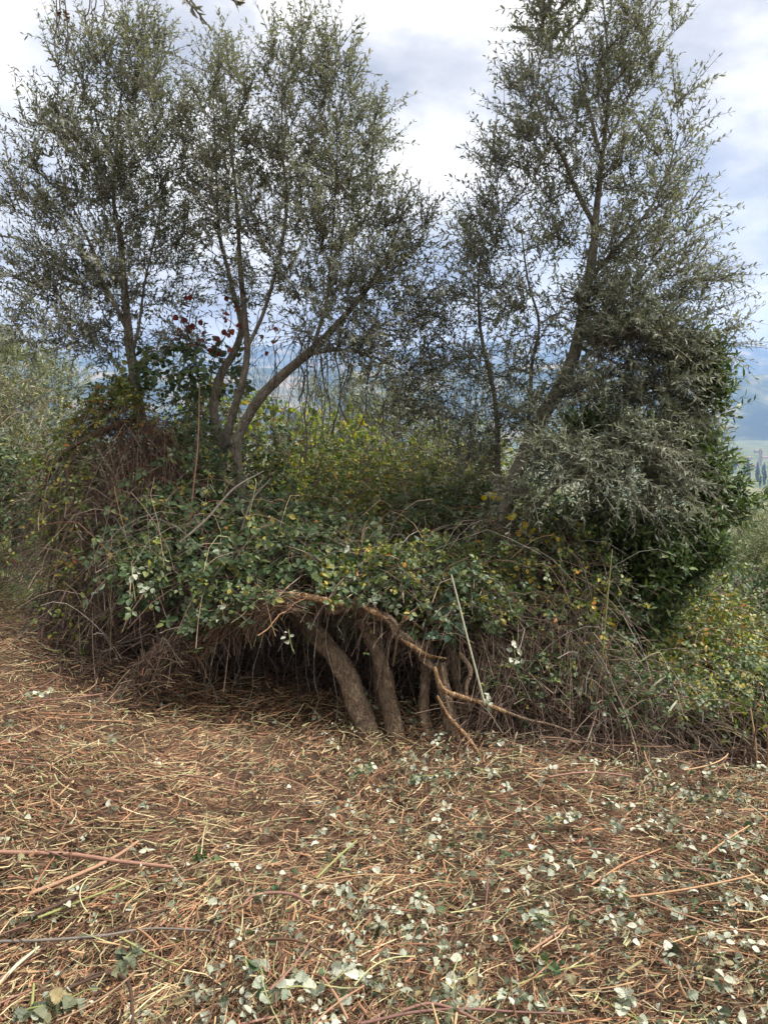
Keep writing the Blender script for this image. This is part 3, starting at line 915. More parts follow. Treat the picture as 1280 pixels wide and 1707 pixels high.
# bramble grown over the broken olive, dark green
B1 = [(195, 960), (200, 880), (245, 825), (330, 800), (420, 835), (500, 840), (600, 860), (650, 920), (640, 985), (560, 960), (470, 955), (400, 970), (340, 985), (270, 985)]
TB1 = thing('bramble_thicket', 'dark green leafy bramble draped over the broken arching log', 'bramble', at(420, 1100, 4.2).tolist())
leafy_canes(TB1, B1, 420, 3.72, 4.55, 0.5, 71, M_BRAMBLE, 0.042, 7, 3, tilt=.8)
leafy_canes(TB1, B1, 50, 3.68, 4.45, 0.4, 171, M_YBRAMBLE, 0.032, 7, 3, tilt=.8)
leafy_canes(TB1, [(300, 1045), (330, 1000), (420, 975), (480, 985), (470, 1005), (400, 1020), (345, 1045)], 26, 3.66, 3.75, 0.1, 172, M_BRAMBLE, 0.036, 6, 3, tilt=.6, ln=(.1, .25), droop=.1)
front_leaves(TB1, [(210, 960), (240, 850), (330, 830), (420, 860), (500, 880), (600, 900), (560, 955), (470, 965), (400, 980), (330, 990)], 210, 3.66, 4.40, 72, M_BRAMBLE, 0.055, tilt=.55)

# roof of dead canes that covers the hollow behind the arch
TB0 = thing('dead_bramble_thatch', 'tangle of dead brown bramble stalks walling the dark hollow under the arching log', 'dead bramble', at(430, 1200, 4.3).tolist())
g = np.random.default_rng(5)
mb = MB()
P0 = scatter([(215, 1200), (250, 1120), (330, 1050), (470, 1000), (650, 1020), (760, 1080), (830, 1150), (830, 1240), (600, 1215), (400, 1225)], 1500, 4.4, 4.65, 0.9, g)
canes(mb, P0, g, (.0014, .0034), ln=(.25, .8), droop=.4, flat=1.2)
P0 = scatter([(200, 1010), (250, 900), (400, 880), (600, 930), (700, 980), (720, 1040), (640, 1015), (470, 990), (330, 1035), (240, 1080)], 900, 3.98, 4.55, 0.7, g)
canes(mb, P0, g, (.0014, .0034), ln=(.3, .8), droop=.25, flat=.3)
mb.build('canes', M_DEAD, TB0, smooth=True)
mb = MB()
x = g.uniform(235, 830, 280)
top = np.interp(x, [235, 330, 470, 640, 740, 830], [1095, 1040, 1000, 1035, 1100, 1090])
P1 = at(x, top + g.uniform(-12, 12, 280), g.uniform(3.74, 4.4, 280))
ln = .08 + .5 * g.random(280) ** 1.6
s = np.linspace(0, 1, 7)[None, :, None]
H = P1[:, None] + np.array([0, 0, -1.0]) * ln[:, None, None] * s + np.cumsum(g.normal(0, .016, (280, 7, 3)), 1) * np.array([1, 1, .3])
H[..., 2] = np.maximum(H[..., 2], hgt(H[..., 0], H[..., 1]) + .005)
mb.add(*tubes(H, g.uniform(.0006, .0026, (280, 1)) * np.ones((1, 7)), 3))
o = mb.build('hanging_stalks', M_GREYTWIG, TB0, smooth=True); o['kind'] = 'stuff'
lb = MB()
P0 = scatter([(240, 1190), (330, 1050), (470, 1000), (650, 1020), (800, 1090), (820, 1230), (600, 1215), (400, 1225)], 900, 4.4, 4.7, 0.8, g)
lb.add(*compound(P0, g, .05, 1, .9))
o = lb.build('dead_leaves', M_RUSSET, TB0); o['kind'] = 'stuff'

# left mound over the fallen trunk
TB2 = thing('dead_bramble_mound', 'brown mound of dead bramble hung with withered leaves over the half-fallen trunk', 'dead bramble', at(180, 1080, 4.7).tolist())
g = np.random.default_rng(6)
mb = MB()
P0 = scatter([(70, 900), (95, 780), (150, 705), (230, 690), (300, 740), (380, 840), (400, 960), (330, 1040), (190, 1190), (130, 1120), (60, 1040)], 2900, 4.1, 4.8, 0.75, g)
canes(mb, P0, g, (.0012, .003), ln=(.2, .75), droop=.6, flat=.9)
P0 = scatter([(180, 900), (190, 720), (300, 730), (330, 860), (260, 960)], 500, 4.4, 4.6, 0.5, g)
canes(mb, P0, g, (.001, .002), ln=(.2, .6), droop=.1, dirv=(0, 0, -1.2))
P0 = scatter([(140, 720), (150, 668), (215, 650), (260, 700), (320, 720), (300, 760), (220, 720)], 260, 4.7, 4.85, 0.4, g)
canes(mb, P0, g, (.001, .0025), ln=(.15, .5), droop=.5)
mb.build('canes', M_DEAD, TB2, smooth=True)
lb = MB()
P0 = scatter([(185, 880), (190, 705), (300, 720), (320, 850), (250, 930)], 900, 4.45, 4.65, 0.5, g)
lb.add(*compound(P0, g, .03, 1, .7, face=(0, -.9, .1)))
o = lb.build('withered_leaves', M_RUSSET, TB2); o['kind'] = 'stuff'
leafy_canes(TB2, [(60, 960), (60, 800), (130, 690), (160, 640), (230, 640), (200, 700), (120, 780), (130, 900), (160, 1010), (200, 1060), (120, 1080)], 130, 4.25, 4.75, 0.5, 73, M_YBRAMBLE, 0.030, 7, 3, tilt=.8)
leafy_canes(TB2, [(50, 780), (80, 730), (140, 680), (160, 630), (240, 635), (235, 690), (160, 708), (110, 740)], 60, 4.6, 4.8, 0.35, 173, M_YBRAMBLE, 0.030, 8, 3, tilt=.8, ln=(.15, .5))
leafy_canes(TB2, [(250, 700), (330, 690), (380, 760), (330, 800), (290, 760)], 70, 4.4, 4.9, 0.3, 174, M_BRAMBLE, 0.030, 7, 3, tilt=.8, ln=(.15, .5))
leafy_canes(TB2, [(200, 960), (250, 800), (330, 760), (400, 800), (420, 860), (300, 870), (320, 960), (240, 990)], 80, 4.1, 4.6, 0.5, 74, M_BRAMBLE, 0.05, 5, 3)

# centre thicket between the trees, yellow-green, sunlit from behind
TB3 = thing('bramble_thicket', 'yellowing green bramble filling the gap between the middle and leaning olives', 'bramble', at(700, 1050, 5.0).tolist())
leafy_canes(TB3, [(470, 860), (520, 790), (620, 760), (690, 770), (790, 760), (850, 800), (850, 1010), (760, 990), (680, 1010), (620, 960), (560, 900)], 620, 4.1, 5.3, 0.7, 75, M_YBRAMBLE, 0.032, 8, 3, tilt=.8)
leafy_canes(TB3, [(640, 900), (700, 800), (800, 800), (830, 900), (820, 1030), (700, 1040)], 260, 3.9, 4.9, 0.5, 76, M_BRAMBLE, 0.034, 7, 3, tilt=.8)
leafy_canes(TB3, [(540, 990), (590, 930), (700, 890), (850, 920), (860, 1020), (760, 1035), (660, 1015)], 140, 3.72, 4.0, 0.3, 176, M_YBRAMBLE, 0.030, 8, 3, tilt=.7, ln=(.2, .6))
leafy_canes(TB3, [(560, 985), (600, 940), (700, 910), (840, 940), (850, 1030), (760, 1040), (660, 1010)], 110, 3.68, 3.9, 0.25, 177, M_BRAMBLE, 0.034, 7, 3, tilt=.7, ln=(.2, .6))
g = np.random.default_rng(8)
mb = MB()
P0 = scatter([(560, 900), (700, 860), (860, 860), (860, 1060), (700, 1040), (600, 1000)], 500, 3.9, 4.7, 0.7, g)
canes(mb, P0, g, (.0012, .003), ln=(.25, .8), droop=.6)
P0 = scatter([(600, 1030), (640, 960), (760, 960), (860, 980), (840, 1080), (740, 1080)], 150, 3.72, 3.95, 0.3, g)
canes(mb, P0, g, (.001, .0026), ln=(.2, .7), droop=.6)
mb.build('dead_canes', M_DEAD, TB3, smooth=True)

# thicket under the right tree
TB4 = thing('bramble_thicket', 'loose small-leaved bramble with dead stalks at the foot of the leaning olive', 'bramble', at(900, 1180, 4.1).tolist())
leafy_canes(TB4, [(800, 1060), (810, 900), (860, 840), (950, 860), (1020, 900), (1010, 1100), (900, 1130), (830, 1110)], 430, 3.85, 4.5, 0.55, 77, M_BRAMBLE, 0.030, 7, 3, tilt=.8)
leafy_canes(TB4, [(820, 980), (870, 860), (960, 880), (1000, 1000), (960, 1080)], 120, 3.75, 4.3, 0.3, 78, M_YBRAMBLE, 0.028, 7, 3, tilt=.8)
g = np.random.default_rng(9)
mb = MB()
P0 = scatter([(760, 1240), (780, 1090), (850, 1060), (1000, 1110), (1120, 1165), (1290, 1200), (1290, 1280), (1100, 1270), (980, 1255), (840, 1250)], 1700, 3.42, 3.9, 0.8, g)
canes(mb, P0, g, (.0012, .0034), ln=(.2, .8), droop=.4, flat=1.0)
P0 = scatter([(790, 1230), (800, 1090), (900, 1040), (1000, 1080), (1010, 1220)], 420, 3.5, 3.9, 0.5, g)
canes(mb, P0, g, (.0012, .0034), ln=(.3, .75), droop=.1, dirv=(0.1, 0, 1.2))
mb.build('dead_canes', M_DEAD, TB4, smooth=True)

# sunlit thicket at the right edge
TB5 = thing('bramble_thicket', 'sunlit yellow-green bramble bank sloping down at the right edge', 'bramble', at(1180, 1200, 4.2).tolist())
leafy_canes(TB5, [(960, 1150), (980, 1070), (1070, 1000), (1150, 990), (1230, 1060), (1300, 1100), (1300, 1190), (1150, 1185), (1080, 1170)], 1150, 3.62, 4.9, 0.6, 79, M_YBRAMBLE, 0.030, 8, 3, tilt=.7)
leafy_canes(TB5, [(1190, 1180), (1200, 1110), (1300, 1110), (1300, 1200)], 120, 3.5, 4.0, 0.3, 80, M_BRAMBLE, 0.036, 6, 3)
leafy_canes(TB5, [(820, 1130), (860, 1060), (960, 1060), (1080, 1120), (1180, 1150), (1180, 1195), (1000, 1170), (880, 1170)], 130, 3.45, 3.8, 0.3, 280, M_BRAMBLE, 0.028, 7, 3, tilt=.8)
leafy_canes(TB5, [(1000, 1180), (1010, 1080), (1080, 1060), (1100, 1170)], 160, 3.9, 4.5, 0.4, 81, M_BRAMBLE, 0.036, 5, 3)

TB10 = thing('scrub_bush', 'dark shaded scrub in the dip between the bramble bank and the pale olives', 'scrub', at(1240, 1080, 6.6).tolist())
leafy_canes(TB10, [(1130, 1080), (1140, 960), (1180, 930), (1240, 960), (1340, 940), (1340, 1110)], 330, 6.0, 7.2, 0.7, 181, M_BRAMBLE, 0.04, 8, 3, tilt=.8)
leafy_canes(TB10, [(1140, 1060), (1150, 980), (1210, 970), (1260, 1040), (1340, 1060), (1340, 1110)], 160, 5.6, 6.4, 0.4, 182, M_YBRAMBLE, 0.035, 8, 3, tilt=.8)

# left-hand fringe of cut, grey-brown stalks
TB6 = thing('dead_bramble_fringe', 'grey-brown fringe of dead bramble stalks at the edge of the cut litter', 'dead bramble', at(120, 1110, 4.4).tolist())
g = np.random.default_rng(10)
mb = MB()
P0 = scatter([(60, 1075), (95, 975), (180, 1000), (260, 1080), (230, 1180), (165, 1190), (115, 1120)], 1250, 4.0, 4.9, 0.5, g)
canes(mb, P0, g, (.001, .0028), ln=(.15, .7), droop=.4, flat=.6)
mb.build('canes', M_DEAD, TB6, smooth=True)

# background wall of scrub behind the trees
TB7 = thing('wild_vine', 'bright yellow-green wild vine climbing behind the middle olive', 'vine', at(520, 950, 6.3).tolist())
leafy_canes(TB7, [(300, 800), (300, 690), (340, 640), (420, 640), (480, 680), (640, 690), (640, 800), (560, 850), (420, 850)], 330, 5.9, 6.6, 0.6, 82, M_VINE, 0.055, 7, 1, face=(0, -.4, .6), tilt=.8, aspect=.9)
leafy_canes(TB7, [(300, 830), (310, 720), (420, 680), (560, 740), (640, 740), (640, 850)], 220, 5.7, 6.2, 0.4, 182, M_BRAMBLE, 0.036, 7, 3, tilt=.8)
TB8 = thing('scrub_bush', 'shaded green scrub filling the background behind the brambles', 'scrub', at(600, 1000, 6.2).tolist())
leafy_canes(TB8, [(60, 900), (100, 760), (250, 700), (400, 790), (520, 760), (640, 780), (760, 800), (900, 800), (960, 850), (1000, 1060), (100, 1060)], 900, 5.6, 6.3, 0.8, 83, M_BRAMBLE, 0.055, 6, 3)
g = np.random.default_rng(12)
mb = MB()
P0 = scatter([(100, 1060), (90, 800), (300, 720), (640, 850), (1000, 900), (1000, 1100)], 900, 5.2, 5.8, 0.8, g)
canes(mb, P0, g, (.0015, .004), ln=(.3, 1.0), droop=.5, flat=.9)
mb.build('dead_canes', M_DEAD, TB8, smooth=True)
leafy_canes(TB8, [(470, 820), (500, 730), (560, 700), (650, 720), (760, 710), (850, 730), (850, 830), (640, 830)], 170, 5.3, 5.7, 0.5, 183, M_VINE, 0.032, 8, 3, tilt=.8)
leafy_canes(TB8, [(300, 760), (290, 640), (340, 600), (360, 680), (350, 780)], 60, 5.2, 5.3, 0.3, 184, M_BRAMBLE, 0.032, 7, 3, tilt=.8)
g = np.random.default_rng(14)
mb = MB()
P0 = scatter([(300, 780), (320, 600), (400, 540), (560, 560), (720, 600), (840, 640), (850, 780), (600, 760), (460, 720)], 430, 4.8, 5.1, 0.5, g)
canes(mb, P0, g, (.0009, .0026), ln=(.2, .8), droop=.5, dirv=(0, 0, -.9), wig=.15)
mb.build('bare_twigs', M_GREYTWIG, TB8, smooth=True)
TB9 = thing('scrub_bush', 'grey thicket with a dark hollow at the far left edge of the clearing', 'scrub', at(10, 960, 7.2).tolist())
leafy_canes(TB9, [(-120, 860), (-120, 640), (0, 600), (80, 640), (110, 760), (100, 880)], 420, 6.6, 7.3, 0.7, 84, M_OLIVE_FAR, 0.05, 7, 1, aspect=.3, tilt=.8)
g = np.random.default_rng(13)
mb = MB()
P0 = scatter([(-120, 975), (-120, 800), (100, 800), (110, 960), (60, 972)], 700, 7.0, 7.0, 0.9, g)
canes(mb, P0, g, (.002, .005), ln=(.3, 1.0), droop=.4, flat=1.2)
mb.build('dead_canes', M_DEAD, TB9, smooth=True)
leafy_canes(TB9, [(-160, 900), (-160, 760), (0, 740), (90, 780), (110, 860), (60, 880), (0, 870)], 320, 6.3, 6.6, 1.2, 185, M_BRAMBLE, 0.045, 8, 3, tilt=.7)


# ---------------------------------------------------------------- the broken olive in front
T4 = thing('broken_olive', 'broken old olive with bare leaning stems holding up a torn arching log', 'olive stump', at(640, 1225, 3.65).tolist())
stems_into(T4, [
    [(470, 1005, 4.05, .060), (500, 1030, 3.98, .064), (526, 1058, 3.92, .068), (560, 1093, 3.85, .069), (584, 1138, 3.78, .068), (598, 1180, 3.72, .067), (612, 1222, 3.67, .072), (620, 1250, 3.66, .080)],
    [(603, 1015, 3.86, .046), (612, 1050, 3.82, .047), (630, 1088, 3.78, .048), (643, 1132, 3.74, .050), (650, 1180, 3.7, .054), (656, 1222, 3.67, .060), (658, 1246, 3.66, .064)],
    [(712, 1070, 3.85, .034), (712, 1110, 3.8, .036), (708, 1150, 3.74, .036), (707, 1190, 3.69, .036), (719, 1228, 3.64, .038), (724, 1255, 3.62, .042)],
    [(733, 1105, 3.72, .038), (740, 1150, 3.68, .042), (750, 1195, 3.63, .047), (754, 1225, 3.60, .046), (748, 1262, 3.56, .050), (746, 1285, 3.55, .058)],
    [(750, 1070, 3.9, .030), (758, 1120, 3.84, .030), (768, 1170, 3.8, .030), (778, 1225, 3.75, .034)],
    [(628, 1090, 3.98, .030), (630, 1150, 3.95, .030), (634, 1225, 3.92, .034)],
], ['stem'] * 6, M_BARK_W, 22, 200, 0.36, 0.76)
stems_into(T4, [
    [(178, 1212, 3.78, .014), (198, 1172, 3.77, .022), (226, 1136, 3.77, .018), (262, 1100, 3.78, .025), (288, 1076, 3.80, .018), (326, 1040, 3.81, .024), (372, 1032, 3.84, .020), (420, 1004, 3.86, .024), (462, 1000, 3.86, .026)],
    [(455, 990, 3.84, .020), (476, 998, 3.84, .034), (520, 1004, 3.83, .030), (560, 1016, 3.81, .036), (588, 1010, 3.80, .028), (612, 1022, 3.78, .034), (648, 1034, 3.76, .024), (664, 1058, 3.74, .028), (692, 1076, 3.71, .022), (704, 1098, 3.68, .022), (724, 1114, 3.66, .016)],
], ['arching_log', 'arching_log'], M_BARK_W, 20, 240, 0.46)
TORN = [
    [(468, 991, 3.775, .010), (500, 994, 3.755, .016), (535, 1000, 3.75, .017), (572, 1008, 3.75, .009)],
    [(604, 1010, 3.72, .007), (625, 1022, 3.70, .013), (645, 1032, 3.70, .006)],
    [(668, 1066, 3.68, .006), (690, 1080, 3.65, .014), (712, 1092, 3.66, .011), (744, 1098, 3.66, .004)],
    [(724, 1112, 3.64, .010), (736, 1148, 3.60, .012), (762, 1160, 3.57, .012), (800, 1170, 3.55, .010), (842, 1187, 3.52, .009)],
    [(728, 1160, 3.56, .006), (748, 1196, 3.52, .009), (772, 1222, 3.46, .010), (790, 1246, 3.42, .009), (810, 1280, 3.38, .003)],
    [(300, 1062, 3.71, .006), (325, 1042, 3.71, .012), (352, 1028, 3.72, .006)],
]
for k, rows in enumerate(TORN):
    mb = MB()
    bark_tube(mb, limb(rows, 0.008), 9, 0.55, 300 + k)
    mb.build('torn_wood', M_TORN, T4, smooth=True)
stems_into(T4, [
    [(842, 1187, 3.52, .009), (880, 1200, 3.5, .008), (930, 1212, 3.48, .007), (985, 1238, 3.45, .005), (1030, 1270, 3.4, .003)],
    [(766, 1090, 3.7, .012), (784, 1116, 3.66, .012), (776, 1148, 3.63, .011), (782, 1186, 3.6, .008)],
    [(655, 1110, 3.68, .006), (668, 1040, 3.66, .006), (690, 1018, 3.66, .004), (715, 1000, 3.64, .002)],
    [(645, 1130, 3.64, .006), (648, 1080, 3.62, .006), (662, 1045, 3.62, .005), (684, 1030, 3.62, .003)],
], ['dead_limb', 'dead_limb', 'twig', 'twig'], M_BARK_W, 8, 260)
# bark shreds and splinters bristling from the log
g = np.random.default_rng(21)
lp = limb([(178, 1212, 3.75, .03), (232, 1130, 3.74, .036), (325, 1045, 3.76, .036), (470, 998, 3.80, .036), (575, 1013, 3.78, .036), (690, 1074, 3.70, .028)])
PS = scatter([(475, 985), (400, 998), (330, 1030), (250, 1090), (172, 1200), (210, 1210), (275, 1130), (350, 1062), (425, 1030), (480, 1014)], 1250, 3.68, 3.72, .16, g)
PS[:, 2] -= .01
sl = unit(np.array([[-.62, -.05, -.45]]))[0]
for m_, a_, b_ in ((M_DEAD, 0, 850), (M_STRAW, 850, 1250)):
    mb = MB()
    canes(mb, PS[a_:b_], g, (.0011, .0034), ln=(.06, .34), droop=.35, dirv=sl * .55, wig=.2)
    o = mb.build('dry_thatch', m_, T4, smooth=True)
    o['kind'] = 'stuff'
NS = 620
i = (len(lp) * g.random(NS) ** 1.9).astype(int)
mb = MB()
P0 = lp[i, :3] + g.normal(0, .030, (NS, 3)) + np.array([0, .02, .012])
tang = unit(np.gradient(lp[:, :3], axis=0))[i]
D = unit(tang * g.choice([-1, 1], NS)[:, None] + g.normal(0, .45, (NS, 3)) + np.array([0, -.1, -.2]))
s = np.linspace(0, 1, 4)[None, :, None]
Pp = P0[:, None] + D[:, None] * (g.uniform(.03, .2, NS) * np.where(i > len(lp) * .45, .55, 1))[:, None, None] * s
Pp[..., 2] -= .05 * s[..., 0] ** 2
Pp[..., 2] = np.maximum(Pp[..., 2], hgt(Pp[..., 0], Pp[..., 1]) + .003)
mb.add(*tubes(Pp, g.uniform(.001, .0032, (NS, 1)) * np.linspace(1, .4, 4)[None], 3))
mb.build('splinters', M_DEAD, T4)


# ---------------------------------------------------------------- single stalks, vines and sprigs one can point at
def single(name, label, cat, rows, mat, sides=7, group=None, step=0.02):
    p = limb(rows, step)
    mb = MB()
    bark_tube(mb, p, sides, 0.07, len(label))
    o = mb.build(name, mat, None, smooth=True, base=p[0, :3])
    return tag(o, label, cat, group)


single('standing_cane', 'pale straight cane leaning in front of the dead stalks beside the broken olive', 'cane', [(752, 958, 3.6, .0042), (778, 1060, 3.52, .005), (806, 1168, 3.45, .0056)], M_PALECANE)
single('standing_cane', 'thin upright green cane before the dark laurel', 'cane', [(1002, 1115, 3.75, .004), (1010, 1020, 3.75, .0035), (1020, 915, 3.8, .002)], M_GREENCANE)
single('standing_cane', 'bare brown upright cane before the half-fallen trunk', 'cane', [(314, 915, 4.2, .005), (320, 840, 4.2, .0045), (330, 740, 4.25, .004), (333, 640, 4.3, .002)], M_PINK)
single('bare_branch', 'long grey bare branch slanting across the middle olive foot', 'branch', [(300, 905, 4.1, .008), (345, 865, 4.15, .007), (390, 815, 4.2, .006), (440, 785, 4.25, .003)], M_GREYTWIG)
single('bare_branch', 'short grey bare branch slanting up above the green bramble', 'branch', [(402, 885, 4.1, .006), (420, 835, 4.15, .005), (452, 797, 4.2, .003)], M_GREYTWIG)
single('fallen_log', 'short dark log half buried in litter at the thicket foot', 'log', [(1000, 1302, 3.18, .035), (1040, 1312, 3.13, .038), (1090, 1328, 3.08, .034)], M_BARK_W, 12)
single('cut_stub', 'pale cut stub leaning out of the right bramble bank', 'stub', [(1112, 1190, 3.5, .007), (1120, 1178, 3.52, .006), (1128, 1168, 3.55, .005)], M_PALECANE)
single('cut_stub', 'bent pale stub sticking from the right bramble bank', 'stub', [(1080, 1156, 3.6, .006), (1092, 1140, 3.6, .005), (1112, 1126, 3.62, .004)], M_PALECANE)
single('cut_stub', 'upright orange stub cut off short at the thicket foot', 'stub', [(1172, 1318, 3.1, .006), (1172, 1300, 3.12, .006), (1170, 1283, 3.14, .006)], M_STRAW)
single('standing_cane', 'reddish cut cane standing alone in the open litter', 'cane', [(327, 1345, 3.05, .006), (329, 1310, 3.06, .006), (333, 1276, 3.07, .005)], M_PINK)

for k, (x0, y0, x1, y1, d) in enumerate([(1225, 1275, 1240, 1195, 3.35), (1243, 1290, 1262, 1190, 3.3), (1262, 1300, 1250, 1180, 3.33), (1272, 1300, 1279, 1230, 3.28), (1236, 1270, 1262, 1215, 3.36)]):
    single('cut_stalk', 'light brown cut stalk standing over the dark ditch at the right edge', 'stalk',
           [(x0, y0, d, .0045), ((x0 + x1) / 2 + 3, (y0 + y1) / 2, d, .004), (x1, y1, d + .03, .003)], M_STRAW, group='stalks over the ditch')

# hanging strands under the bent olive stem
g = np.random.default_rng(31)
TV = thing('hanging_vine', 'dark bare vine strands hanging from the arched olive stem', 'vine', at(540, 600, 4.8).tolist())
for k in range(26):
    x0 = g.uniform(455, 640)
    y0 = np.interp(x0, [455, 520, 640], [560, 560, 560]) + g.uniform(-20, 30)
    y1 = y0 + g.uniform(60, 230)
    xx = np.linspace(x0, x0 + g.normal(0, 22), 6) + g.normal(0, 4, 6)
    rows = [(x, y, 4.7 + g.uniform(-.02, .02), .0045 if k % 5 == 0 else .0022) for x, y in zip(xx, np.linspace(y0, y1, 6))]
    mb = MB()
    mb.add(*tubes(limb(rows, .03)[None, :, :3], limb(rows, .03)[None, :, 3], 4))
    mb.build('strand', M_TWIG, TV, smooth=True)

# red creeper in the left tree
TC = thing('red_creeper', 'creeper with dark red leaves strung between the left and middle olives', 'creeper', at(320, 620, 4.9).tolist())
mb = MB()
for rows in ([(300, 640, 4.95, .004), (312, 580, 4.9, .003), (318, 520, 4.9, .003), (330, 480, 4.9, .002)], [(350, 640, 4.95, .004), (360, 590, 4.9, .003), (385, 540, 4.88, .003), (380, 500, 4.9, .002)],
             [(215, 640, 4.9, .004), (250, 600, 4.9, .003), (290, 580, 4.9, .003), (340, 570, 4.9, .003), (380, 590, 4.9, .002)]):
    q = limb(rows, .03)
    mb.add(*tubes(q[None, :, :3], q[None, :, 3], 4))
TC_stem = sub(mb.build('stem', M_TWIG, TC, smooth=True), TC)
for k in range(44):
    cx_, cy_ = [(313, 535), (320, 560), (345, 575), (385, 530), (375, 560), (305, 515), (370, 505), (463, 565)][k % 8]
    p = at(cx_ + g.normal(0, 13), cy_ + g.normal(0, 14), 4.86 + g.uniform(-.1, .1))
    leaf_object('leaf', p, g.normal(size=3) + np.array([0, 0, -.8]), np.array([0, -.8, .3]) + g.normal(0, .5, 3), g.uniform(.026, .046), M_CREEPER, g, TC_stem, 1.0)
mbl = MB()
P0 = np.concatenate([at(g.uniform(210, 330, 90), g.uniform(570, 660, 90), 4.9 + g.uniform(-.15, .15, 90)), at(g.uniform(300, 420, 70), g.uniform(560, 660, 70), 5.2 + g.uniform(-.15, .15, 70))])
mbl.add(*compound(P0, g, .06, 3, .6))
o = mbl.build('green_foliage', M_BRAMBLE, TC); o['kind'] = 'stuff'

# yellow and orange leaves on the trunk of the right olive
TY = thing('yellow_sprig', 'sprig of bright yellow and orange leaves on the leaning olive trunk', 'sprig', at(845, 900, 4.3).tolist())
q = limb([(835, 905, 4.35, .003), (850, 870, 4.3, .003), (848, 840, 4.3, .002), (815, 825, 4.3, .0015)], .02)
TY_stem = sub(MB().add(*tubes(q[None, :, :3], q[None, :, 3], 4)).build('stem', M_DEAD, TY, smooth=True), TY)
for (x, y) in [(848, 862), (857, 855), (848, 858), (872, 876), (886, 880), (879, 872), (855, 898), (867, 896), (862, 884), (842, 906), (808, 825), (818, 820), (832, 826), (826, 822), (848, 905), (858, 930)]:
    leaf_object('leaf', at(x, y, 4.28 + g.uniform(-.03, .03)), g.normal(0, .5, 3) + np.array([0, 0, -1]), np.array([0, -1, .3]) + g.normal(0, .25, 3), g.uniform(.032, .046), M_YELLOW, g, TY_stem, 0.95)

# ivy with blue-green leaves over the right end of the log
TI = thing('ivy_patch', 'patch of blue-green ivy over the right end of the arching log', 'ivy', at(760, 1060, 3.75).tolist())
P0 = scatter([(712, 1060), (720, 1000), (760, 975), (830, 985), (840, 1010), (790, 1020), (760, 1060)], 90, 3.60, 3.75, .16, g)
for p in P0:
    leaf_object('leaf', p, g.normal(0, .6, 3) + np.array([0, -.2, -.8]), np.array([0, -.8, .6]) + g.normal(0, .3, 3), g.uniform(.028, .045), M_IVY, g, TI, 1.0)
mb = MB()
canes(mb, P0[:40], g, (.0012, .0022), ln=(.15, .4))
mb.build('stem', M_DEAD, TI, smooth=True)

# sprigs with leaves flipped to their white undersides
SPRIGS = [('sprig of leaves flipped to white, hanging at the left of the green bramble', (222, 970), 3.75, 14, 26),
          ('white-leaved sprig lying on the arching log', (372, 1022), 3.66, 9, 15),
          ('few white leaves dangling under the arching log', (484, 1068), 3.62, 5, 14),
          ('white leaf pair above the middle of the green bramble', (580, 912), 3.95, 3, 8),
          ('string of small white leaves hanging beside the pale cane', (857, 1085), 3.6, 12, 20),
          ('white leaves caught low in the stalks right of the pale cane', (812, 1170), 3.4, 5, 12),
          ('white leaf clump at the far side of the grey-brown fringe', (125, 1030), 4.5, 6, 20)]
for lab, (x, y), d, n, sp in SPRIGS:
    t = thing('leaf_sprig', lab, 'sprig', at(x, y, d).tolist())
    q = limb([(x - 3, y - sp * 1.3, d + .02, .002), (x, y, d, .002), (x + 4, y + sp * 1.2, d - .02, .0012)], .015)
    st = sub(MB().add(*tubes(q[None, :, :3], q[None, :, 3], 4)).build('stem', M_GREENCANE, t, smooth=True), t)
    for k in range(n):
        leaf_object('leaf', at(x + g.normal(0, sp * .4), y + g.uniform(-sp, sp), d + g.uniform(-.03, .01)), g.normal(0, .7, 3) + np.array([0, 0, -.6]),
                    np.array([0, -.7, .6]) + g.normal(0, .4, 3), g.uniform(.02, .038), M_PALE, g, st, .7)

# foreground olive twig and trailing strings at the top of the frame
TT = thing('overhanging_twig', 'dark olive twig hanging into the top edge of the view', 'twig', at(300, -60, 2.2).tolist())
q = limb([(150, -1500, 2.25, .012), (200, -700, 2.2, .008), (245, -250, 2.2, .005), (270, -70, 2.2, .004), (300, -15, 2.2, .003), (325, 15, 2.2, .002), (345, 40, 2.2, .0012)], .01)
q2 = limb([(300, -15, 2.2, .003), (360, -8, 2.2, .002), (402, 4, 2.2, .001)], .01)
mb = MB()
for qq in (q, q2):
    mb.add(*tubes(qq[None, :, :3], qq[None, :, 3], 5))
TT_stem = sub(mb.build('stem', M_TWIG, TT, smooth=True), TT)
for k in range(60):
    qq = q if k < 42 else q2
    i = g.integers(int(len(qq) * (.86 if k < 42 else .33)), len(qq))
    tg_ = unit((qq[min(i + 1, len(qq) - 1), :3] - qq[i - 1, :3])[None])[0]
    o = leaf_object('leaf', qq[i, :3], tg_ * .7 + g.normal(0, .5, 3), g.normal(size=3), g.uniform(.022, .034), M_OLIVE, g, TT_stem, .26)
TS = thing('trailing_strings', 'thin bare vine strings hanging at the top left corner', 'vine', at(100, -40, 2.6).tolist())
for x0, x1, y1, r in ((93, 94, 95, .0008), (98, 100, 60, .0012), (106, 116, 100, .0012), (150, 145, 40, .0008), (172, 175, 34, .0008), (160, 156, 26, .0008)):
    q = limb([(x0 - 20, -1400, 2.6, r * 2), (x0 - 6, -500, 2.6, r), (x0, -60, 2.6, r), ((x0 + x1) / 2 + 2, y1 * .35, 2.6, r), (x1 - 3, y1 * .7, 2.6, r), (x1, y1, 2.6, r)], .01)
    MB().add(*tubes(q[None, :, :3], np.maximum(q[None, :, 3], r), 4)).build('strand', M_TWIG, TS, smooth=True)
for k in range(12):
    leaf_object('leaf', at(105 + g.normal(0, 5), g.uniform(0, 50), 2.6), g.normal(size=3), g.normal(size=3), g.uniform(.012, .022), M_RUSSET, g, TS, .6)

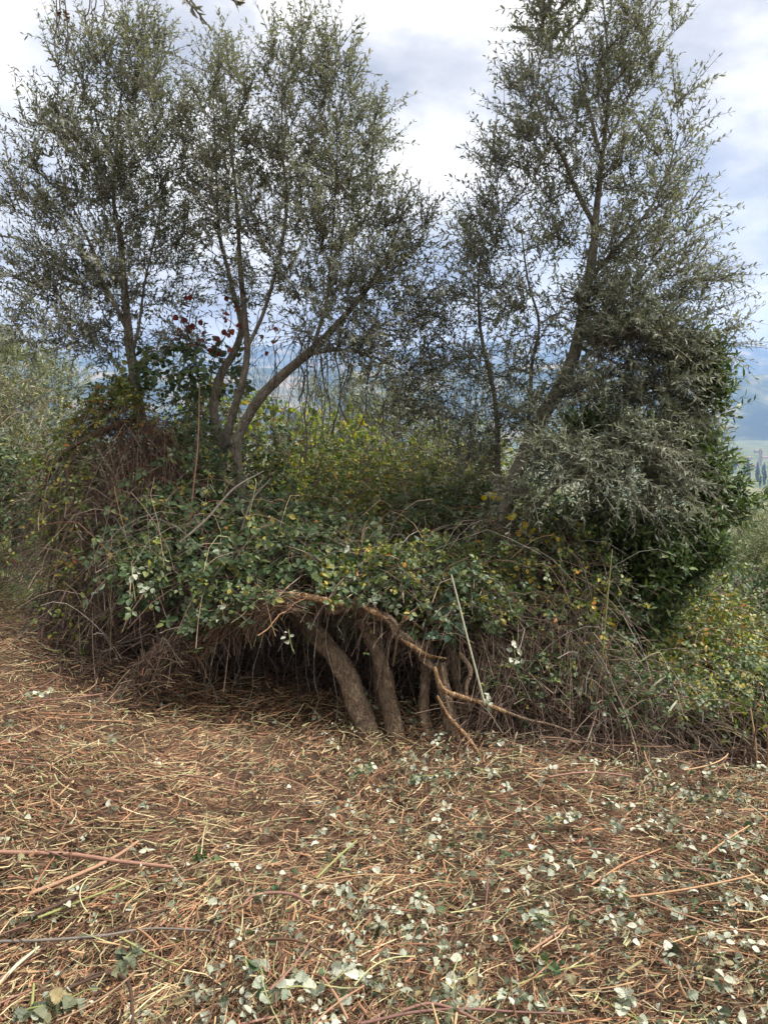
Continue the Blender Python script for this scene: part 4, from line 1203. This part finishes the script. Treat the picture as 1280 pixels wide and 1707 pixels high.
# thin bare strands trailing over all the thickets
g = np.random.default_rng(41)
TL = thing('loose_strands', 'thin bare grey and straw strands trailing over the front of the thicket', 'bramble', at(640, 1200, 3.6).tolist())
for m, n in ((M_GREYTWIG, 150), (M_STRAW, 60), (M_DEAD, 150)):
    mb = MB()
    P0 = scatter([(120, 1110), (120, 860), (240, 800), (480, 860), (640, 860), (860, 860), (1010, 940), (1120, 1060), (1270, 1150), (1270, 1250), (830, 1230), (800, 1090), (640, 985), (470, 940), (330, 990), (220, 1060)], n, 3.5, 4.15, .15, g)
    canes(mb, P0, g, (.0007, .0032), ln=(.2, 1.0), droop=.7, flat=1.3, wig=.12)
    mb.build('strand', m, TL, smooth=True)

# ---------------------------------------------------------------- litter of cut canes and leaves
g = np.random.default_rng(51)


def ground_points(n, y0=1.25, y1=7.0, bias=1.0):
    u = g.random(n)
    y = y0 * (y1 / y0) ** (u ** bias)
    x = g.uniform(-1, 1, n) * (0.62 * y + 0.5)
    # open litter ends where the thickets begin
    lim = np.interp(x / y * F_PX + 640, [-150, 20, 110, 200, 330, 600, 740, 860, 1000, 1300], [7.2, 7.0, 4.9, 4.0, 4.3, 4.2, 3.9, 3.5, 3.45, 3.4])
    k = (y < lim) & (g.random(n) < np.clip(.8 + 1.6 * fbm(x * 2.1, y * 2.1, 63, 3), .5, 1))
    return x[k], y[k]


def litter_sticks(n, ln_med, ln_sig, r, tilt, lift, K=3, curve=0.06, sides=3, bias=1.0, min_l=0.015, max_l=0.5):
    x, y = ground_points(n, bias=bias)
    M = len(x)
    az = g.uniform(0, 2 * np.pi, M)
    # cuttings lie in swathes: a drifting main direction
    az = np.where(g.random(M) < .5, 2.2 * fbm(x * .8, y * .8, 77) * 3 + g.normal(0, .5, M) + .3, az)
    el = g.normal(0, tilt, M)
    D = np.stack([np.cos(az) * np.cos(el), np.sin(az) * np.cos(el), np.sin(el)], -1)
    ll = np.clip(ln_med * np.exp(g.normal(0, ln_sig, M)), min_l, max_l)
    s = np.linspace(-.5, .5, K)[None, :, None]
    side = np.stack([-np.sin(az), np.cos(az), 0 * az], -1)
    P = np.stack([x, y, hgt(x, y)], -1)[:, None] + D[:, None] * ll[:, None, None] * s + side[:, None] * (curve * g.normal(size=(M, 1, 1)) * ll[:, None, None]) * (s * 2) ** 2
    P[..., 2] += (g.random(M) ** 1.6 * lift)[:, None] + .002
    P[..., 2] = np.maximum(P[..., 2], hgt(P[..., 0], P[..., 1]) - .002 + .004 * g.random((M, 1)))
    R = (r[0] + (r[1] - r[0]) * g.random((M, 1)) ** 2) * np.linspace(1, .8, K)[None]
    return P, R, ll


mb = MB()
P, R, _ = litter_sticks(62000, .046, .6, (.0007, .0023), .26, .085, K=3, curve=.13, bias=.72)
mb.add(*tubes(P, R, 3))
P, R, _ = litter_sticks(34000, .05, .6, (.0003, .0009), .3, .09, K=3, curve=.2, bias=.8)
mb.add(*tubes(P, R, 3))
P, R, _ = litter_sticks(8500, .13, .35, (.0010, .0026), .18, .095, K=4, curve=.12, bias=.75)
mb.add(*tubes(P, R, 4))
P, R, _ = litter_sticks(13000, .038, .4, (.0016, .0042), .3, .095, K=2, bias=.85)
mb.add(*tubes(P, R, 5))
o = mb.build('litter', M_STRAW, smooth=False)
tag(o, 'brown and straw litter of chopped bramble canes covering the ground', 'litter', kind='stuff')

mb = MB()
x, y = ground_points(60000, bias=.75)
P0 = np.stack([x, y, hgt(x, y) + .003 + .03 * g.random(len(x)) ** 2], -1)
az = g.normal(size=(len(x), 3)) * np.array([1, 1, .25])
fl = g.uniform(.008, .03, len(x))
v, f = place(np.array([[0, -.5, 0], [1, -.4, .02], [1, .4, 0], [0, .5, .02]]), np.array([[0, 1, 2, 3]]), P0, az, np.array([0, 0, 1.0]) + g.normal(0, .5, (len(x), 3)), fl, fl * g.uniform(.12, .4, len(x)))
o = MB().add(v, f).build('chaff_litter', M_CHAFF)
tag(o, 'fine shredded chaff between the cut canes', 'chaff', kind='stuff')

def zone(x_, y_):
    px_ = x_ / y_ * F_PX + 640
    return ('near ' if y_ < 2.15 else 'middle ' if y_ < 2.8 else 'far ') + ('left' if px_ < 427 else 'centre' if px_ < 853 else 'right')


# shredded green leaf through the middle and right of the litter
x, y = ground_points(30000, bias=.8)
px = x / y * F_PX + 640
k = g.random(len(x)) < np.clip((px - 380) / 300, .12, 1) * np.clip(.5 + 3 * fbm(x * 2.6, y * 2.6, 91, 3), .05, 1)
x, y = x[k], y[k]
fl = .006 + .016 * g.random(len(x)) ** 1.5
v, f = place(OVATE_V * np.array([1, 1, 2.2]), OVATE_F, np.stack([x, y, hgt(x, y) + .03 + .06 * g.random(len(x))], -1), g.normal(size=(len(x), 3)) * np.array([1, 1, .4]), np.array([0, 0, .6]) + g.normal(0, .6, (len(x), 3)), fl, fl * g.uniform(.25, .8, len(x)))
o = MB().add(v, f).build('shredded_leaves', M_FALLEN)
tag(o, 'grey-green shreds of chopped bramble leaf through the right of the litter', 'leaves', kind='stuff')

# the larger cut canes, one by one
P, R, ll = litter_sticks(900, .22, .4, (.0022, .0044), .10, .10, K=8, curve=.07, bias=.85, min_l=.14, max_l=.75)
big = np.argsort(-ll / P[:, 0, 1] * np.where(P[:, 4, 0] / P[:, 4, 1] * F_PX + 640 < 430, 1.5, 1))[:265]
for j, k in enumerate(big):
    pth, rad = P[k].copy(), R[k]
    pth[:, 2] += .03 + .02 * np.sin(np.linspace(0, np.pi, 8)) * g.random()
    c0 = pth[0]
    mb = MB()
    mb.add(*tubes(pth[None], rad[None], 6))
    u = g.random()
    m = M_PINK if u < .45 else (M_STRAW if u < .93 else M_GREENCANE)
    o = mb.build('cut_cane', m, None, smooth=True, base=c0)
    tag(o, {'big_cane_bark': 'pinkish brown', 'cut_cane_bark': 'straw brown', 'green_cane_bark': 'greenish'}[m.name] + ' loose cut cane on the litter in the ' + zone(pth[4, 0], pth[4, 1]) + ' of the clearing', 'cane', 'cut canes strewn on the litter')

BIG = [('thick pinkish cane lying level across the left litter heap', [(-15, 1420, 2.58, .0075), (110, 1424, 2.57, .0075), (200, 1436, 2.54, .007), (290, 1446, 2.52, .006)], M_PINK),
       ('grey-pink cane slanting over the thick level one on the left heap', [(50, 1490, 2.42, .0065), (130, 1458, 2.48, .006), (190, 1430, 2.53, .006), (232, 1402, 2.58, .005)], M_PINK),
       ('olive-brown cane slanting beside the bright green one', [(48, 1528, 2.36, .007), (110, 1502, 2.40, .0065), (190, 1458, 2.47, .005)], M_STRAW),
       ('bright green cane slanting across the left heap', [(64, 1530, 2.33, .004), (110, 1512, 2.36, .004), (165, 1490, 2.40, .0035), (215, 1470, 2.44, .003)], M_GREENCANE),
       ('purplish cane arching over the dark patch at mid left', [(403, 1512, 2.38, .004), (420, 1494, 2.43, .0045), (455, 1488, 2.45, .005), (490, 1492, 2.44, .005), (518, 1508, 2.40, .004)], M_PINK),
       ('orange cane bent at a right angle in the near left corner', [(75, 1668, 2.02, .0055), (130, 1640, 2.06, .0055), (180, 1623, 2.09, .0055), (205, 1630, 2.08, .0055), (218, 1650, 2.03, .005), (222, 1707, 1.93, .005)], M_STRAW),
       ('long grey-green cane lying across the near left', [(-15, 1570, 2.24, .0045), (80, 1567, 2.25, .0045), (170, 1560, 2.26, .004), (250, 1548, 2.28, .0035), (350, 1552, 2.27, .003)], M_GREYTWIG),
       ('pale split cane slanting at the left edge', [(-5, 1645, 2.06, .005), (30, 1608, 2.12, .005), (66, 1578, 2.18, .003)], M_PALECANE),
       ('yellow-green cane lying slantwise over pale leaves at near left', [(200, 1562, 2.24, .003), (250, 1590, 2.18, .003), (300, 1610, 2.13, .0025)], M_GREENCANE),
       ('reddish cane curving along the bottom edge', [(600, 1707, 1.94, .004), (690, 1688, 1.98, .004), (780, 1682, 1.99, .0035), (860, 1687, 1.98, .003), (960, 1690, 1.97, .002)], M_PINK),
       ('dark red cane curving at the bottom centre', [(670, 1685, 1.98, .004), (715, 1673, 2.01, .004), (760, 1684, 1.98, .004), (800, 1704, 1.93, .0035)], M_PINK),
       ('long brown cane slanting through the white leaves at centre right', [(862, 1352, 2.92, .0045), (895, 1388, 2.78, .0045), (935, 1424, 2.65, .004)], M_STRAW),
       ('straw-yellow cane slanting up at the far centre right', [(985, 1475, 2.46, .003), (1040, 1440, 2.56, .003), (1100, 1415, 2.64, .0025)], M_STRAW),
       ('thin reddish cane sloping down by the near centre', [(1050 - 512, 1750 - 120, 2.08, .004), (560, 1660, 2.02, .004), (580, 1700, 1.95, .0035)], M_PINK),
       ('upright pale green stalk in the near left leaves', [(52, 1690, 1.96, .004), (55, 1665, 1.98, .004), (57, 1640, 2.0, .003)], M_GREENCANE)]
for lab, rows, m in BIG:
    r = np.array(rows, float)
    pp = at(r[:, 0], r[:, 1], r[:, 2])
    # slide each control point along its ray until it rests on the heap
    for i in range(len(r)):
        d = r[i, 2]
        for _ in range(12):
            w_ = at(r[i, 0], r[i, 1], d)
            d += (w_[2] - (hgt(w_[0], w_[1]) + .09)) * 1.1
            d = float(np.clip(d, 1.2, 4))
        r[i, 2] = d
    p = limb(r, .015)
    mb = MB()
    bark_tube(mb, p, 8, .08, len(lab))
    o = mb.build('cut_cane', m, None, smooth=True, base=p[0, :3])
    tag(o, lab, 'cane', 'cut canes strewn on the litter')


def litter_leaf_field(n, seed):
    x, y = ground_points(n)
    px = x / y * F_PX + 640
    w = 0.16 + np.clip((px - 430) / 230, 0, 1) * 0.84 + 0.6 * np.exp(-((px - 330) / 160) ** 2) * (y < 2.4)
    w *= np.clip((fbm(x * 3.2, y * 3.2, seed, 3) + .13) * 5, .06, 1)
    k = g.random(len(x)) < w
    return x[k], y[k]


x, y = litter_leaf_field(16000, 5)
P0 = np.stack([x, y, hgt(x, y) + .035 + .065 * g.random(len(x))], -1)
half = g.random(len(P0)) < .5
for sel, nm, m, lab in ((half, 'fallen_leaves', M_FALLEN, 'small green bramble leaves mixed through the chopped litter'), (~half, 'fallen_leaves', M_PALE, 'small pale upturned bramble leaves mixed through the chopped litter')):
    Q = P0[sel]
    fl = .010 + .024 * g.random(len(Q)) ** 1.6
    n2 = len(Q) // 3
    mb = MB()
    V6, F6 = toothed(3, 4)
    for j, (tv_, tf_) in enumerate((toothed(3, 4), toothed(8, 4), toothed(12, 4))):
        q_, l_ = Q[n2:][j::3], fl[n2:][j::3]
        mb.add(*place(tv_, tf_, q_, g.normal(size=(len(q_), 3)) * np.array([1, 1, .4]), np.array([0, 0, .7]) + g.normal(0, .55, (len(q_), 3)), l_, l_ * g.uniform(.5, .95, len(q_))))
    mb.add(*compound(Q[:n2] + np.array([0, 0, .01]), g, .026, 3, .6, face=(0, -.1, .9)))
    o = mb.build(nm, m)
    tag(o, lab, 'leaves', kind='stuff')

x, y = litter_leaf_field(2600, 5)
cand = np.argsort(y)
n_p = n_g = 0
for k in cand:
    pale = g.random() < .6
    if (pale and n_p >= 175) or (not pale and n_g >= 120):
        continue
    if g.random() < .35:
        continue
    p = (x[k], y[k], float(hgt(x[k], y[k])) + g.uniform(.07, .10))
    o = leaf_object('fallen_leaf', p, g.normal(size=3) * np.array([1, 1, .3]), np.array([0, -.15, .8]) + g.normal(0, .5, 3), g.uniform(.019, .037), M_PALE if pale else M_FALLEN, g, None, g.uniform(.7, .95) > .82 and .9 or .72)
    if pale:
        n_p += 1
        tag(o, 'pale upturned bramble leaf on the litter in the ' + zone(x[k], y[k]) + ' of the clearing', 'leaf', 'pale leaves strewn on the litter')
    else:
        n_g += 1
        tag(o, 'dull green bramble leaf on the litter in the ' + zone(x[k], y[k]) + ' of the clearing', 'leaf', 'green leaves strewn on the litter')

CUT = [('big pale-leaved cut sprig at the bottom edge left of centre', 515, 1655, 9, .055, 1), ('pale-leaved cut sprig just left of the big one at the bottom edge', 425, 1625, 5, .055, 1),
       ('cut sprig of dull leaves under the long grey-green cane', 215, 1600, 8, .05, 0), ('cut sprig of dull green leaves in the bottom left corner', 100, 1680, 9, .055, 0),
       ('dark green cut sprig alone at the near centre right', 890, 1605, 5, .04, 2), ('white-leaved cut sprig in the middle of the right litter', 1020, 1500, 6, .035, 1),
       ('white-leaved cut sprig left of the middle right one', 905, 1535, 7, .032, 1), ('white leafy heap at the foot of the broken olive', 715, 1300, 16, .036, 1),
       ('grey-green leafy heap left of the broken olive foot', 600, 1295, 12, .036, 0), ('white leafy cut sprig before the half-buried log', 925, 1375, 9, .034, 1),
       ('grey-green leafy sprig right of the half-buried log', 1215, 1335, 9, .036, 0), ('white leaf clump at the right edge of the litter', 1235, 1410, 7, .034, 1),
       ('white leaf sprig at the bottom right edge', 1050, 1695, 9, .04, 1), ('pale leaf clump on the far left bank', 75, 1160, 10, .04, 1), ('dark green leafy clump near the left dark hollow edge', 350, 1440, 6, .04, 2)]
for lab, x0, y0, n, sz, kd in CUT:
    d = 2.2
    for _ in range(25):
        w_ = at(x0, y0, d)
        d = float(np.clip(d + (w_[2] - (hgt(w_[0], w_[1]) + .075)) * 1.1, 1.2, 6))
    c = at(x0, y0, d)
    t = thing('cut_sprig', lab, 'sprig', c.tolist(), 'cut leafy sprigs on the litter')
    a0 = g.uniform(0, 6.28)
    dr = np.array([math.cos(a0), math.sin(a0) * .6, 0])
    pp = c + dr[None] * np.linspace(-.5, .5, 8)[:, None] * sz * (1.5 + n * .28) + g.normal(0, .006, (8, 3)) + np.array([0, 0, .02])
    st = sub(MB().add(*tubes(pp[None], np.linspace(.003, .0015, 8)[None], 5)).build('stem', M_GREENCANE, t, smooth=True), t)
    for k in range(n):
        b_ = pp[g.integers(8)]
        nm = np.array([0, -.25, .85]) + g.normal(0, .45, 3)
        ax0 = g.normal(size=3) * np.array([1, 1, .3])
        for a_ in ((0, 1.3, -1.3) if k % 2 else (0,)):
            ax_ = Matrix.Rotation(a_, 3, Vector(unit(nm[None])[0])) @ Vector(ax0)
            leaf_object('leaf', b_ + unit(np.array(ax_)[None])[0] * .008, np.array(ax_), nm + g.normal(0, .2, 3), sz * g.uniform(.45, .8), (M_FALLEN, M_PALE, M_BRAMBLE)[kd if g.random() < .75 else 0], g, st, .9)

# ---------------------------------------------------------------- background olives, cypresses and the far village
BGT = thing('olive_tree', 'pale olive tree', 'olive tree', (0, 0, 0), 'olive trees on the slope below')
rows = [np.concatenate([spline([(0, 0, -.2, .16), (.05, .02, .7, .12), (.1, 0, 1.2, .09), (.5, .1, 2.2, .04)], 30)]), spline([(.05, .02, .7, .1), (-.3, .1, 1.4, .06), (-.7, -.2, 2.3, .03)], 25), spline([(.08, 0, 1.0, .08), (.1, -.3, 1.8, .05), (.1, -.6, 2.5, .02)], 25)]
mb = MB()
for k, p in enumerate(rows):
    bark_tube(mb, p, 10, .15, 400 + k)
mb.build('trunk', M_BARK, BGT, smooth=True)
olive(BGT, rows, [((.5, .1, 2.3), (.9, .8, .8), 1), ((-.7, -.2, 2.3), (.9, .8, .8), 1), ((.1, -.6, 2.6), (.9, .8, .9), 1), ((0, .4, 2.9), (.9, .8, .8), 1), ((.9, -.4, 1.5), (.6, .6, .6), .5), ((-1.0, .3, 1.5), (.6, .6, .6), .5), ((0, -.9, 1.6), (.7, .5, .6), .6), ((.8, -.6, .8), (.6, .5, .5), .5), ((-.7, -.6, .8), (.6, .5, .5), .5), ((.1, .9, 1.2), (.7, .5, .8), .5)],
      420, 500, per_cluster=9, leaf_mat_=M_OLIVE_FAR, leaf_len=.065, leaf_w=.018, per=6, shoot=(.2, .42))


def copy_tree(src, loc, rz, scale, label):
    r = src.copy()
    COL.objects.link(r)
    for ch in src.children:
        c = ch.copy()
        COL.objects.link(c)
        c.parent = r
    put(r, loc, rz, scale, label)
    return r


def put(r, loc, rz, scale, label):
    r.location = (loc[0], loc[1], float(hgt(loc[0], loc[1])) - 0.05)
    r.rotation_euler = (0, 0, rz)
    r.scale = (scale, scale, scale)
    r['label'] = label


def ground_x(px, d):
    return (px - 640) / F_PX * d


spots = [(25, 9.5, .2, .82, 'yellow-green olive tree beyond the clearing at the left edge'),
         (-110, 10.5, 1.9, .95, 'grey olive tree cut off by the left edge'),
         (1235, 11.5, 1.0, .75, 'pale olive tree on the slope just right of the laurel'),
         (1330, 13.0, 2.5, .8, 'pale olive tree cut off by the right edge below the hills'),
         (1190, 16.0, 4.0, .85, 'pale olive tree peeping out behind the laurel'),
         (745, 10.5, 3.1, .82, 'grey-green olive tree seen through the gap between the two tall olives'),
         (600, 11.0, 5.2, .95, 'hazy olive tree seen under the arched stem'),
         (1275, 20.0, .6, .95, 'olive tree further down the slope at the right edge'),
         (900, 15.0, 2.2, 1.0, 'olive tree hidden behind the leaning olive trunk')]
for k, (px, d, rz, s_, lab) in enumerate(spots):
    loc = (ground_x(px, d), d)
    if k == 0:
        put(BGT, loc, rz, s_, lab)
    else:
        copy_tree(BGT, loc, rz, s_, lab)
for k in range(46):
    d = 30 * (12 ** g.random())
    px = g.uniform(1130, 1340) if k < 40 else g.uniform(560, 1100)
    copy_tree(BGT, (ground_x(px, d), d), g.uniform(0, 6.28), g.uniform(.9, 1.5), 'small distant olive tree in the hazy groves below')

# cypresses on the valley floor
M_CYP = leaf_mat('cypress_foliage', [(0, (.018, .032, .016)), (1, (.035, .055, .025))], [(0, (.02, .035, .018)), (1, (.03, .05, .02))], .05, .8, .1)
cg = np.random.default_rng(61)
nv, na = 16, 12
tt = np.linspace(0, 1, nv)
prof = np.sin(np.pi * np.clip(tt * .93 + .07, 0, 1)) ** .7 * (1 - tt * .35)
a = np.arange(na) * 2 * np.pi / na
Rr = (prof[:, None] * 1.55 * (1 + .28 * cg.normal(size=(nv, na)))).clip(.02)
V = np.stack([Rr * np.cos(a), Rr * np.sin(a), (tt[:, None] * 16 + .8 + .35 * cg.normal(size=(nv, na)))], -1)
idx = np.arange(nv * na).reshape(nv, na)
q = np.stack([idx[:-1], np.roll(idx[:-1], -1, 1), np.roll(idx[1:], -1, 1), idx[1:]], -1).reshape(-1, 4)
cyp_crown = MB().add(V, q).mesh('crown', M_CYP)
cyp_trunk = MB().add(*tubes(np.array([[[0, 0, -1], [0, 0, 1], [0, 0, 3]]], float), np.array([[.35, .3, .2]]), 8)).mesh('trunk', M_BARK)
for k in range(34):
    d = cg.uniform(880, 1250)
    px = cg.choice([cg.uniform(1205, 1300), cg.uniform(600, 830)], p=[.75, .25])
    x_ = ground_x(px, d)
    r = thing('cypress_tree', 'dark slim cypress in the distant line on the valley floor', 'cypress', (x_, d, float(hgt(x_, d))), 'cypresses on the valley floor')
    s_ = cg.uniform(.7, 1.45)
    r.scale = (s_ * cg.uniform(.9, 1.5), s_ * cg.uniform(.9, 1.5), s_)
    for nm, me in (('crown', cyp_crown), ('trunk', cyp_trunk)):
        c = bpy.data.objects.new(nm, me)
        COL.objects.link(c)
        c.parent = r

# tall slim tower and pale farmhouses in the haze
M_STONE, M_TILE, M_PANE = flat_mat('far_plaster', (.34, .31, .27)), flat_mat('far_roof_tile', (.22, .13, .09)), flat_mat('far_pane', (.05, .06, .07), .2)


def box(x0, x1, y0, y1, z0, z1):
    v = np.array([[x, y, z] for x in (x0, x1) for y in (y0, y1) for z in (z0, z1)], float)
    return v, np.array([[0, 1, 3, 2], [4, 6, 7, 5], [0, 4, 5, 1], [2, 3, 7, 6], [0, 2, 6, 4], [1, 5, 7, 3]])


tx, td = ground_x(1266, 1300), 1300.0
tz = float(hgt(tx, td))
tw = thing('tower', 'slim hazy tower rising above the far cypresses', 'tower', (tx, td, tz))
tw['base'] = [0.0, 0.0, 0.0]
MB().add(*box(-2.2, 2.2, -2.2, 2.2, -2, 26)).build('shaft', M_STONE, tw)
MB().add(*box(-2.6, 2.6, -2.6, 2.6, 26, 27)).build('cornice', M_STONE, tw)
MB().add(np.array([[-2.4, -2.4, 27], [2.4, -2.4, 27], [2.4, 2.4, 27], [-2.4, 2.4, 27], [0, 0, 31]], float), np.array([[0, 1, 4], [1, 2, 4], [2, 3, 4], [3, 0, 4]])).build('roof', M_TILE, tw)
for zz in (8, 15, 22):
    MB().add(*box(-.5, .5, -2.26, -2.18, zz, zz + 2)).build('window', M_PANE, tw)
for k in range(14):
    d = cg.uniform(1150, 1900)
    px = cg.uniform(1185, 1300) if k < 10 else cg.uniform(600, 820)
    hx = ground_x(px, d)
    h = thing('farmhouse', 'tiny pale farmhouse scattered on the hazy valley floor', 'house', (hx, d, float(hgt(hx, d))), 'farmhouses on the valley floor')
    h['base'] = [0.0, 0.0, 0.0]
    h.rotation_euler = (0, 0, cg.uniform(-.5, .5))
    w_, dp, hh = cg.uniform(5, 9), cg.uniform(4, 6), cg.uniform(4, 7)
    MB().add(*box(-w_, w_, -dp, dp, -2, hh)).build('wall', M_STONE, h)
    e = .5
    MB().add(np.array([[-w_ - e, -dp - e, hh], [w_ + e, -dp - e, hh], [w_ + e, dp + e, hh], [-w_ - e, dp + e, hh], [-w_ - e, 0, hh + 2.2], [w_ + e, 0, hh + 2.2]], float),
             np.array([[0, 1, 5, 4], [2, 3, 4, 5], [0, 4, 3, 3], [1, 2, 5, 5]])[:2]).build('roof', M_TILE, h)
    for wx in np.linspace(-w_ * .7, w_ * .7, 4):
        MB().add(*box(wx - .5, wx + .5, -dp - .05, -dp + .02, hh * .5, hh * .5 + 1.4)).build('window', M_PANE, h)

for o in list(COL.objects):
    if o.parent is not None and o.name.split('.')[0] in ('canes', 'dead_canes', 'branches', 'bare_twigs', 'splinters', 'crown', 'lower_sprays') or (o.parent is TL):
        o['kind'] = 'stuff'          # far past what one could count
    if 'base' in o:
        del o['base']
